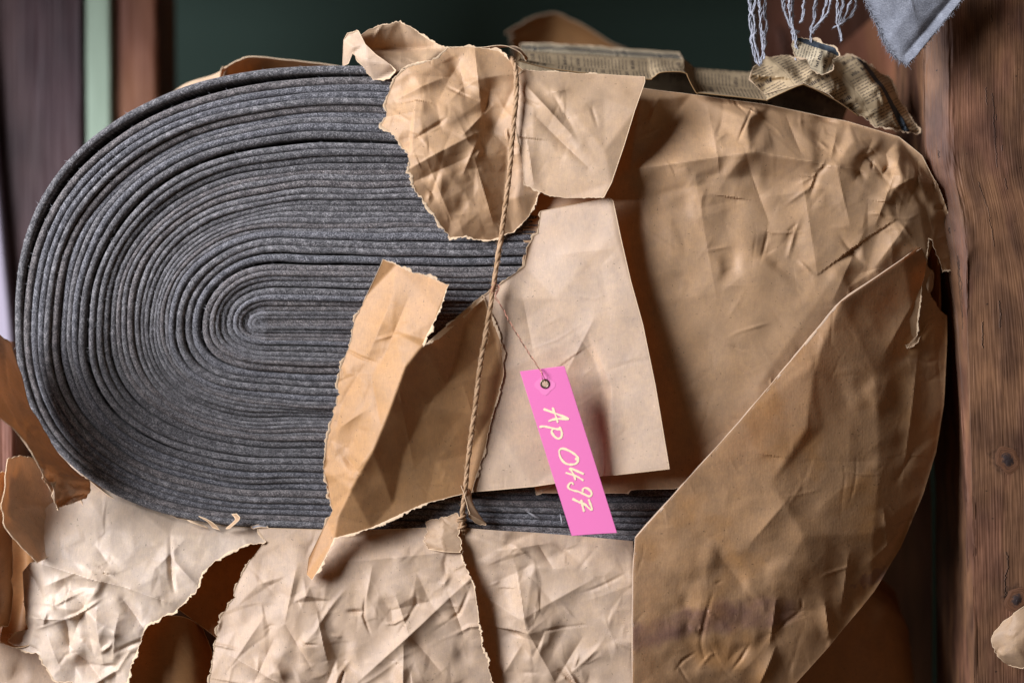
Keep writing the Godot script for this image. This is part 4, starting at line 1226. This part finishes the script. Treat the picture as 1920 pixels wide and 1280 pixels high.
func top_papers() -> void:
	# curled scrap at the top of the tear
	var t := base("curled_scrap")
	tag(t, "torn brown paper scrap curling up on the roll's top left of the twine", "paper scrap")
	sheet(t, "back_leaf", M.kraft, [[664, 72], [690, 54, 2.0], [722, 44, 2.0], [748, 38, 2.0], [772, 50, 2.0], [804, 70, 2.5], [832, 86, 2.0], [862, 94, 2.0], [846, 112, 2.0], [798, 116, 2.0], [764, 124, 1.5], [740, 140], [700, 120]], [[664, 72, -10], [748, 38, -26], [828, 90, -20], [690, 90, -40], [760, 82, -56], [800, 84, -30], [720, 100, -20], [764, 124, 16], [740, 140, 20], [700, 120, -6], [798, 116, 10], [730, 84, -52]], {"seed": 51, "cr": [3, 3, 1.0], "blur": 1, "g": 3.0, "creases": [[690, 84, 820, 84, -8, 14]]})
	sheet(t, "front_leaf", M.kraft_pale, [[644, 74], [652, 62, 1.0], [672, 58], [686, 86], [706, 106], [734, 126], [742, 136, 1.0], [730, 148, 1.5], [700, 152, 1.5], [690, 138, 1.5], [676, 118, 1.5], [662, 100], [652, 118], [640, 122], [642, 100]], [[644, 74, -6], [672, 58, 0], [660, 90, 14], [640, 122, -26], [686, 86, 22], [734, 126, 40], [742, 136, 30], [700, 152, 14], [690, 118, 34], [662, 104, 8]], {"seed": 52, "cr": [2, 2, 0.8], "blur": 1, "g": 3.0})
	t = base("paper_lip")
	tag(t, "thin lip of brown paper on the roll's top behind the twine", "paper scrap")
	loft(t, "lip_sheet", M.kraft_pale, [[[838, 92, -30], [890, 92, -26], [940, 88, -28], [975, 100, -34], [986, 116, -40]], [[846, 96, -60], [890, 92, -80], [945, 84, -80], [970, 84, -80], [990, 106, -70]]], {"nu": 12, "nv": 40, "cr": [1, 1.5, 0.6], "seed": 53, "torn": [0.1, 0.1, 0, 0], "z0": -50})
	# kraft pieces behind the roll's top
	t = base("back_paper")
	tag(t, "brown paper peak standing behind the roll's upper left", "paper sheet")
	loft(t, "left_fold", M.kraft, [[[290, 200, -260], [340, 160, -250], [400, 140, -240], [424, 128, -230]], [[306, 270, -240], [366, 240, -220], [400, 230, -200], [404, 210, -200]]], {"nu": 16, "nv": 24, "cr": [2, 2, 0.6], "seed": 54, "z0": -240})
	loft(t, "right_fold", M.kraft_old, [[[422, 130, -220], [450, 117, -200], [476, 113, -190], [540, 118, -190], [680, 134, -200]], [[416, 134, -220], [450, 124, -260], [480, 118, -270], [540, 122, -270], [680, 136, -250]], [[402, 216, -220], [450, 190, -460], [480, 190, -480], [540, 190, -480], [680, 200, -420]]], {"nu": 24, "nv": 36, "cr": [2, 2, 0.6], "seed": 55, "z0": -240})
	t = base("humped_paper")
	tag(t, "brown paper hump behind the newspaper at top centre", "paper sheet")
	loft(t, "hump_sheet", M.kraft_old, [[[944, 62, -850], [990, 40, -850], [1040, 28, -850], [1080, 40, -850], [1150, 84, -860], [1200, 102, -870]], [[956, 76, -880], [1000, 58, -900], [1040, 46, -910], [1090, 62, -910], [1150, 92, -900], [1200, 106, -900]], [[962, 110, -920], [1000, 110, -960], [1040, 110, -970], [1090, 114, -960], [1150, 116, -930], [1200, 118, -920]], [[962, 180, -920], [1000, 180, -960], [1040, 180, -970], [1090, 180, -960], [1150, 180, -930], [1200, 180, -920]]], {"nu": 30, "nv": 40, "cr": [4, 4, 1], "line": 3.0, "seed": 57, "torn": [0.08, 0, 0.08, 0], "z0": -860})
	# newspaper laid over the top
	t = base("newspaper_sheet")
	tag(t, "old printed newspaper sheet lying on the roll's top with a bent front edge", "newspaper")
	var front := [[972, 116, -20], [1020, 128, -20], [1080, 138, -20], [1150, 144, -20], [1214, 151, -18], [1222, 148, -18], [1236, 138, -18], [1260, 137, -18], [1284, 139, -18], [1290, 146, -18], [1304, 174, -18], [1314, 176, -18], [1370, 183, -18], [1432, 190, -18], [1440, 187, -18], [1496, 163, -18], [1512, 164, -20], [1560, 186, -30], [1612, 216, -50]]
	var mid := []
	var back := []
	var under := []
	for q in front:
		var x: float = q[0]
		var yy := 102.0 + (x - 980.0) * 0.055
		var yb := yy + 14.0 * smoothstep(1290.0, 1320.0, x) + 46.0 * smoothstep(1500.0, 1620.0, x)
		mid.append([x + 4.0, lerpf(q[1], yb, 0.45) - 14.0, -150])
		back.append([x + 20.0 * (x - 960.0) / 500.0, yb - 36.0, -330])
		under.append([x, 230.0, -352])
	loft(t, "printed_sheet", M.news, [front, mid, back, under], {"nu": 24, "nv": 220, "cr": [1.2, 1.2, 0.5], "seed": 58, "edge_mat": M.board, "z0": -40, "uv": 480.0})
	t = base("newspaper_sheet")
	tag(t, "blurred flat newspaper layer at the back of the roll's top", "newspaper")
	loft(t, "printed_sheet", M.news_pale, [[[976, 124, -240], [1060, 130, -240], [1160, 136, -240], [1290, 148, -240]], [[976, 70, -420], [1060, 72, -420], [1160, 78, -420], [1280, 88, -420]]], {"nu": 20, "nv": 60, "cr": [1, 2, 0.6], "seed": 59, "torn": [0, 0.1, 0, 0.02], "uv": 420.0, "z0": -330})
	t = base("newspaper_ball")
	tag(t, "crumpled old newspaper lying on the roll's top right below the fringe", "newspaper")
	sheet(t, "printed_sheet", M.news, [[1404, 150, 2.0], [1412, 126, 2.0], [1440, 100, 2.0], [1490, 94, 2.0], [1500, 110, 1.0], [1560, 100, 2.0], [1608, 96, 2.0], [1650, 120, 2.5], [1690, 140, 2.5], [1694, 180, 2.5], [1712, 220, 2.5], [1728, 244, 2.0], [1700, 246, 2.0], [1640, 236, 2.0], [1600, 212], [1500, 162], [1430, 180]], [[1404, 150, -80, 0.6], [1440, 100, -150, 0.8], [1490, 94, -170, 1], [1608, 96, -190, 1], [1690, 140, -200, 1], [1728, 244, -110, 1], [1640, 236, -60, 1], [1500, 162, -40, 1], [1430, 180, -50, 0.6], [1520, 130, -70, 1.5], [1580, 150, -110, 1.6], [1640, 170, -90, 1.5], [1670, 210, -100, 1.4], [1590, 190, -60, 1.4]], {"seed": 60, "line": 4.0, "cr": [20, 14, 3], "blur": 1, "g": 3.0, "uv": 400.0, "turn": 0.5, "z0": -100})
	sheet(t, "torn_leaf", M.news_pale, [[1484, 84, 2.0], [1496, 70, 2.0], [1530, 74, 2.0], [1566, 90, 2.0], [1574, 104, 2.5], [1560, 112, 2.5], [1562, 130, 2.5], [1540, 142, 2.5], [1520, 130, 2.5], [1510, 112, 1.5], [1490, 108, 1.5]], [[1484, 84, -50, 0.6], [1530, 74, -60, 0.8], [1574, 104, -50, 1], [1540, 142, -34, 1], [1510, 112, -34, 0.6], [1540, 110, -26, 1]], {"seed": 63, "line": 4.0, "cr": [8, 7, 2], "blur": 1, "g": 3.0, "uv": 360.0, "turn": 1.2, "z0": -50})
	# pale scrap by the lower right corner
	t = base("paper_scrap")
	tag(t, "pale paper scrap stuck on the timber post at the right edge", "paper scrap")
	loft(t, "scrap_sheet", M.kraft, [[[1930, 1128, 10], [1900, 1146, 16], [1876, 1166, 4]], [[1936, 1160, 30], [1896, 1176, 30], [1858, 1196, 2]], [[1936, 1210, 26], [1900, 1214, 26], [1868, 1226, 0]], [[1940, 1262, 4], [1920, 1252, 8], [1896, 1246, -10]]], {"nu": 30, "nv": 30, "cr": [6, 5, 1.5], "line": 3.0, "seed": 64, "torn": [0, 0.1, 0, 0.12]})

func twine_and_tag() -> void:
	var t := base("twine")
	tag(t, "brown twisted twine tied down over the torn flaps beside the tag", "twine")
	var core := smooth_path([Vector3(960, 108, -10), Vector3(964, 124, 40), Vector3(967, 140, 54), Vector3(968, 180, 64), Vector3(962, 250, 66), Vector3(954, 340, 66), Vector3(942, 430, 60), Vector3(930, 510, 62), Vector3(918, 590, 66), Vector3(902, 680, 68), Vector3(892, 760, 66), Vector3(880, 850, 62), Vector3(874, 910, 56), Vector3(868, 960, 40), Vector3(866, 992, 26), Vector3(866, 1010, 8)], 3.0)
	for k in 3:
		var path := []
		for i in core.size():
			var d: Vector3 = (core[mini(i + 1, core.size() - 1)] - core[maxi(i - 1, 0)]).normalized()
			var s := d.cross(Vector3(0, 0, 1)).normalized()
			var u := s.cross(d)
			var a := i * 0.36 + TAU * k / 3.0
			path.append(core[i] + (s * cos(a) + u * sin(a)) * 1.9)
		var thick := []
		for i in path.size(): thick.append(3.1 + 1.1 * wob.get_noise_2d(i * 7.0, k * 90.0))
		tube(t, "strand", M.twine if k != 1 else M.twine2, path, thick, 8)
	# whiskers of fibre
	var v := PackedVector3Array()
	var nn := PackedVector3Array()
	var uv := PackedVector2Array()
	var ix := PackedInt32Array()
	rng.seed = 91
	for i in 520:
		var p: Vector3 = core[rng.randi() % core.size()]
		var d := Vector3(rng.randf_range(-1, 1), rng.randf_range(-0.7, 0.7), rng.randf_range(0, 0.8)).normalized()
		add_tube(v, nn, uv, ix, [p + d * 4.5, p + d * 7.0, p + d * 7.0 + Vector3(d.y, d.x, d.z) * rng.randf_range(2, 7)], [0.3, 0.25, 0.12], 3)
	commit(t, "loose_fibres", v, nn, uv, ix, M.twine).set_meta("kind", "stuff")
	var knot := []
	for i in 60:
		var a := i * 0.36
		knot.append(Vector3(866 + 7.0 * cos(a), 962 + i * 0.55 + 3.0 * sin(a * 0.5), 36 + 8.0 * sin(a) - i * 0.25))
	tube(t, "knot", M.twine, knot, 2.8, 7)
	loft(t, "caught_scrap", M.kraft, [[[866, 906, 60], [874, 930, 58], [880, 960, 46]], [[884, 918, 48], [890, 946, 46], [912, 980, 26]], [[878, 960, 30], [884, 972, 30], [900, 982, 22]]], {"nu": 14, "nv": 14, "cr": [1, 2, 1], "torn": [0.1, 0.1, 0, 0.1], "seed": 71})
	# the tag
	var g := base("paper_tag")
	tag(g, "bright pink paper tag with cream handwriting hanging on copper wire", "tag")
	var tl := Vector3(975, 695, 112)
	var tr := Vector3(1055, 685, 130)
	var br := Vector3(1152, 990, 98)
	var bl := Vector3(1070, 996, 94)
	var on := func(x: float, y: float) -> Vector3:
		# a point of the plan on the tag's slightly bowed face
		var s := (y - lerpf(695.0, 685.0, 0.5)) / 303.0
		var u := (x - lerpf(975.0, 1070.0, s)) / 81.0
		var zz := lerpf(lerpf(tl.z, tr.z, u), lerpf(bl.z, br.z, u), s) + 11.0 * sin(PI * clampf(s, 0.0, 1.0)) - 5.0 * sin(PI * clampf(u, 0.0, 1.0))
		return Vector3(x, y, zz)
	var hole := Vector2(1020, 717)
	var nu := 60
	var nv := 160
	v = PackedVector3Array()
	nn = PackedVector3Array()
	uv = PackedVector2Array()
	ix = PackedInt32Array()
	for face in 2:
		var b0 := v.size()
		for i in nv + 1:
			for j in nu + 1:
				var a := lerpf(0.0, 1.0, float(j) / nu)
				var b := float(i) / nv
				var p := tl.lerp(tr, a).lerp(bl.lerp(br, a), b)
				var q: Vector3 = on.call(p.x, p.y)
				v.append(pt(q.x, q.y, q.z - face * 1.0))
				var n3 := Vector3(-0.12, -0.06 + 0.1 * (b - 0.5), 1).normalized()
				nn.append(n3 if face == 0 else -n3)
				uv.append(Vector2(a, b))
				if i < nv and j < nu and Vector2(p.x + 0.7, p.y + 0.9).distance_to(hole) > 6.2:
					var k := b0 + i * (nu + 1) + j
					ix.append_array(PackedInt32Array([k, k + 1, k + nu + 2, k, k + nu + 2, k + nu + 1]))
	commit(g, "tag_card", v, nn, uv, ix, M.pink)
	var rim := []
	for e in [[tl, tr], [tr, br], [br, bl], [bl, tl]]:
		for k in 40:
			var p: Vector3 = (e[0] as Vector3).lerp(e[1], k / 40.0)
			var q: Vector3 = on.call(p.x, p.y)
			rim.append(q + Vector3(0, 0, -0.5))
	rim.append(rim[0])
	tube(g, "card_edge", M.pink, rim, 0.55, 4)
	var patch := PackedVector3Array()
	var pn := PackedVector3Array()
	var pu := PackedVector2Array()
	var pi_ := PackedInt32Array()
	for k in 33:
		var a := TAU * k / 32.0
		for m in 2:
			var rr := 6.5 if m == 0 else 17.0 + 2.2 * cos(a * 4.0)
			var q: Vector3 = on.call(hole.x + rr * cos(a), hole.y + 2.0 * m + rr * sin(a))
			patch.append(pt(q.x, q.y, q.z + 0.45))
			pn.append(Vector3(-0.1, 0, 1).normalized())
			pu.append(Vector2.ZERO)
		if k > 0:
			var e := patch.size() - 1
			pi_.append_array(PackedInt32Array([e - 3, e - 2, e, e - 3, e, e - 1]))
	commit(g, "reinforcing_patch", patch, pn, pu, pi_, M.pink_patch)
	var ring := []
	for k in 33:
		var a := TAU * k / 32.0
		ring.append((on.call(hole.x + 7.2 * cos(a), hole.y + 7.2 * sin(a)) as Vector3) + Vector3(0, 0, 1.0))
	tube(g, "eyelet", M.brass, ring, 1.9, 8)
	# handwriting, read along the tag
	var z1 := func(p: Array) -> Vector2: return Vector2(1000.0 + p[0] / 10.667, 740.0 + p[1] / 10.667)
	var z2 := func(p: Array) -> Vector2: return Vector2(1030.0 + p[0] / 10.667, 850.0 + p[1] / 10.667)
	var strokes := [
		["letter_a", z1, [[185, 245], [340, 302], [520, 370], [685, 440]]], ["letter_a", z1, [[280, 485], [390, 447], [520, 435], [685, 440]]], ["letter_a", z1, [[360, 215], [410, 340], [465, 512]]],
		["letter_p", z1, [[105, 595], [200, 585], [330, 612], [440, 636], [518, 642]]], ["letter_p", z1, [[495, 592], [540, 690], [535, 785], [480, 822], [410, 788], [352, 712], [350, 662], [392, 625]]],
		["digit", z1, [[800, 1208], [850, 1222], [862, 1200], [800, 1130], [690, 1060], [580, 1018], [512, 1030], [490, 1080], [510, 1170], [545, 1235], [610, 1300], [690, 1326], [800, 1318], [852, 1268], [862, 1210]]],
		["digit", z2, [[655, 340], [530, 285], [420, 238], [378, 236], [420, 290], [468, 380], [490, 460]]], ["digit", z2, [[295, 315], [400, 345], [520, 388], [648, 468]]],
		["digit", z2, [[450, 555], [430, 512], [382, 522], [348, 580], [372, 630], [460, 665], [560, 690], [660, 735], [760, 778], [805, 740], [790, 680], [740, 630], [680, 612], [632, 640], [642, 690]]],
		["digit", z2, [[430, 825], [560, 890], [680, 940], [798, 1048], [812, 1010], [772, 900], [750, 832]]], ["digit", z2, [[602, 846], [622, 920], [642, 1010], [664, 1082]]]]
	for s in strokes:
		var path := []
		for p in s[2]:
			var q: Vector2 = s[1].call(p)
			path.append(Vector3(q.x, q.y, 0))
		path = smooth_path(path, 1.6)
		var sv := PackedVector3Array()
		var sn := PackedVector3Array()
		var su := PackedVector2Array()
		var si := PackedInt32Array()
		for i in path.size():
			var d: Vector3 = (path[mini(i + 1, path.size() - 1)] - path[maxi(i - 1, 0)]).normalized()
			var w := 1.9 + 0.9 * wob.get_noise_2d(path[i].x * 7.0, path[i].y * 7.0)
			if i == 0 or i == path.size() - 1: w *= 0.55
			for m in [-1, 0, 1]:
				var q: Vector3 = on.call(path[i].x - d.y * w * m, path[i].y + d.x * w * m)
				sv.append(pt(q.x, q.y, q.z + (0.9 if m == 0 else 0.6)))
				sn.append(Vector3(-0.12, -0.03, 1).normalized())
				su.append(Vector2.ZERO)
			if i > 0:
				var e := sv.size() - 1
				si.append_array(PackedInt32Array([e - 5, e - 4, e - 1, e - 5, e - 1, e - 2, e - 4, e - 3, e, e - 4, e, e - 1]))
		commit(g, s[0], sv, sn, su, si, M.chalk)
	# thin copper wire, doubled and twisted near the twine
	for k in 2:
		var wire := smooth_path([Vector3(924 + k * 3, 530, 74), Vector3(936, 540, 78), Vector3(930, 556, 80), Vector3(936, 570 - k * 2, 86), Vector3(944, 580 + k, 88), Vector3(952, 598, 94), Vector3(970, 628, 102), Vector3(990, 660, 110), Vector3(1010, 690, 122 + k), Vector3(1014 + k * 4, 702, 126), Vector3(1018 + k * 2, 714, 120)], 3.0)
		for i in wire.size(): wire[i] += Vector3(cos(i * 0.8 + k * PI), 0.0, sin(i * 0.8 + k * PI)) * 1.2
		tube(g, "wire", M.copper, wire, 0.6, 6)
	var wrap := []
	for i in 50: wrap.append(Vector3(928 - i * 0.06 + 7.5 * cos(i * 0.42), 536 + i * 0.3 + 2.0 * sin(i * 0.42), 62 + 7.5 * sin(i * 0.42)))
	tube(g, "wire", M.copper, wrap, 0.8, 6)

func hanging_cloth() -> void:
	var t := base("pale_cloth")
	tag(t, "pale blue grey wool cloth corner hanging in front of the timber post", "cloth")
	sheet(t, "cloth_face", M.pale_wool, [[1604, -60, 1.5], [1618, 10, 2.5], [1640, 56, 2.5], [1652, 84, 2.0], [1668, 108, 2.0], [1694, 126, 1.5], [1720, 98, 1.0], [1760, 52, 1.0], [1802, -2, 1.0], [1850, -60]], [[1604, -60, 40, 0.5], [1640, 56, 36, 0.5], [1694, 126, 40, 0.4], [1760, 52, 34, 0.3], [1850, -60, 34, 0.3], [1700, 20, 50, 0.4], [1720, 80, 44, 0.3], [1670, 70, 46, 0.5]], {"seed": 81, "cr": [3, 1.5, 0.8], "blur": 4, "edge": false, "uv": 150.0, "creases": [[1690, 108, 1830, -60, -7, 9], [1704, 116, 1846, -56, 5, 10]], "g": 3.0})
	# matted hairs along its edges
	var v := PackedVector3Array()
	var nn := PackedVector3Array()
	var uv := PackedVector2Array()
	var ix := PackedInt32Array()
	rng.seed = 17
	var edge := [[1604, -60], [1618, 10], [1640, 56], [1652, 84], [1668, 108], [1694, 126], [1720, 98], [1760, 52], [1802, -2], [1850, -60]]
	for i in 900:
		var k := rng.randi() % (edge.size() - 1)
		var f := rng.randf()
		var p := Vector3(lerpf(edge[k][0], edge[k + 1][0], f), lerpf(edge[k][1], edge[k + 1][1], f), 38)
		var d := Vector3(rng.randf_range(-1, 1), rng.randf_range(-0.6, 1), rng.randf_range(-0.4, 0.8)) * rng.randf_range(3, 10 if k < 5 else 7)
		add_tube(v, nn, uv, ix, [p - d * 0.3, p + d * 0.5, p + d + Vector3(0, rng.randf_range(0, 4), 0)], [0.5, 0.4, 0.15], 3)
	commit(t, "wool_fuzz", v, nn, uv, ix, M.yarn).set_meta("kind", "stuff")
	var f := base("fringe")
	tag(f, "pale yarn fringe dangling at the top right above the newspaper", "fringe")
	var lines := [[[1408, -60], [1408, 40], [1414, 90], [1424, 122]], [[1416, -60], [1414, 30], [1416, 80], [1426, 120]], [[1432, -60], [1436, 40], [1434, 80], [1428, 118]], [[1424, -60], [1424, 30], [1430, 80], [1430, 112]],
		[[1466, -60], [1474, 20], [1486, 50], [1500, 58]], [[1492, -60], [1486, 20], [1488, 60], [1494, 112]], [[1478, -60], [1480, 20], [1490, 62], [1494, 108]], [[1512, -60], [1506, 20], [1498, 44]],
		[[1536, -60], [1530, 20], [1524, 56], [1518, 100]], [[1558, -60], [1546, 20], [1532, 50], [1524, 62]], [[1554, -60], [1556, 10], [1540, 40], [1528, 54]],
		[[1572, -60], [1568, 20], [1572, 56], [1576, 78]], [[1590, -60], [1580, 20], [1574, 50]], [[1612, -60], [1604, 10], [1584, 40], [1562, 52]], [[1600, -60], [1594, 10], [1578, 42]]]
	v = PackedVector3Array()
	nn = PackedVector3Array()
	uv = PackedVector2Array()
	ix = PackedInt32Array()
	for i in lines.size():
		var p := []
		for q in lines[i]: p.append(Vector3(q[0], q[1], -60 + (i % 4) * 7.0))
		p = smooth_path(p, 3.0)
		var rad := []
		for k in p.size():
			p[k] += Vector3(wob.get_noise_2d(k * 9.0, i * 60.0), 0, wob.get_noise_2d(k * 9.0, i * 60.0 + 30.0)) * 3.0
			rad.append((2.2 + 1.0 * wob.get_noise_2d(k * 30.0, i * 99.0)) * (1.0 - 0.5 * k / p.size()))
		var sv := PackedVector3Array()
		var sn := PackedVector3Array()
		var su := PackedVector2Array()
		var si := PackedInt32Array()
		for ply in 3:
			var q := []
			for k in p.size():
				var an := k * 0.5 + TAU * ply / 3.0
				q.append(p[k] + Vector3(cos(an), 0, sin(an)) * (rad[k] as float) * 0.8 + Vector3(wob.get_noise_2d(k * 14.0, i * 31.0 + ply * 70.0), 0, 0) * 3.0)
			add_tube(sv, sn, su, si, q, 1.25, 5, -50)
		commit(f, "strand", sv, sn, su, si, M.yarn)
		for k in 150:
			var a: Vector3 = p[rng.randi() % p.size()]
			var d := Vector3(rng.randf_range(-1, 1), rng.randf_range(-0.8, 0.8), rng.randf_range(-0.5, 0.8)) * rng.randf_range(2, 6)
			add_tube(v, nn, uv, ix, [a, a + d * 0.6, a + d + Vector3(0, 2, 0)], [0.4, 0.3, 0.12], 3, -50)
	commit(f, "wool_fuzz", v, nn, uv, ix, M.yarn).set_meta("kind", "stuff")
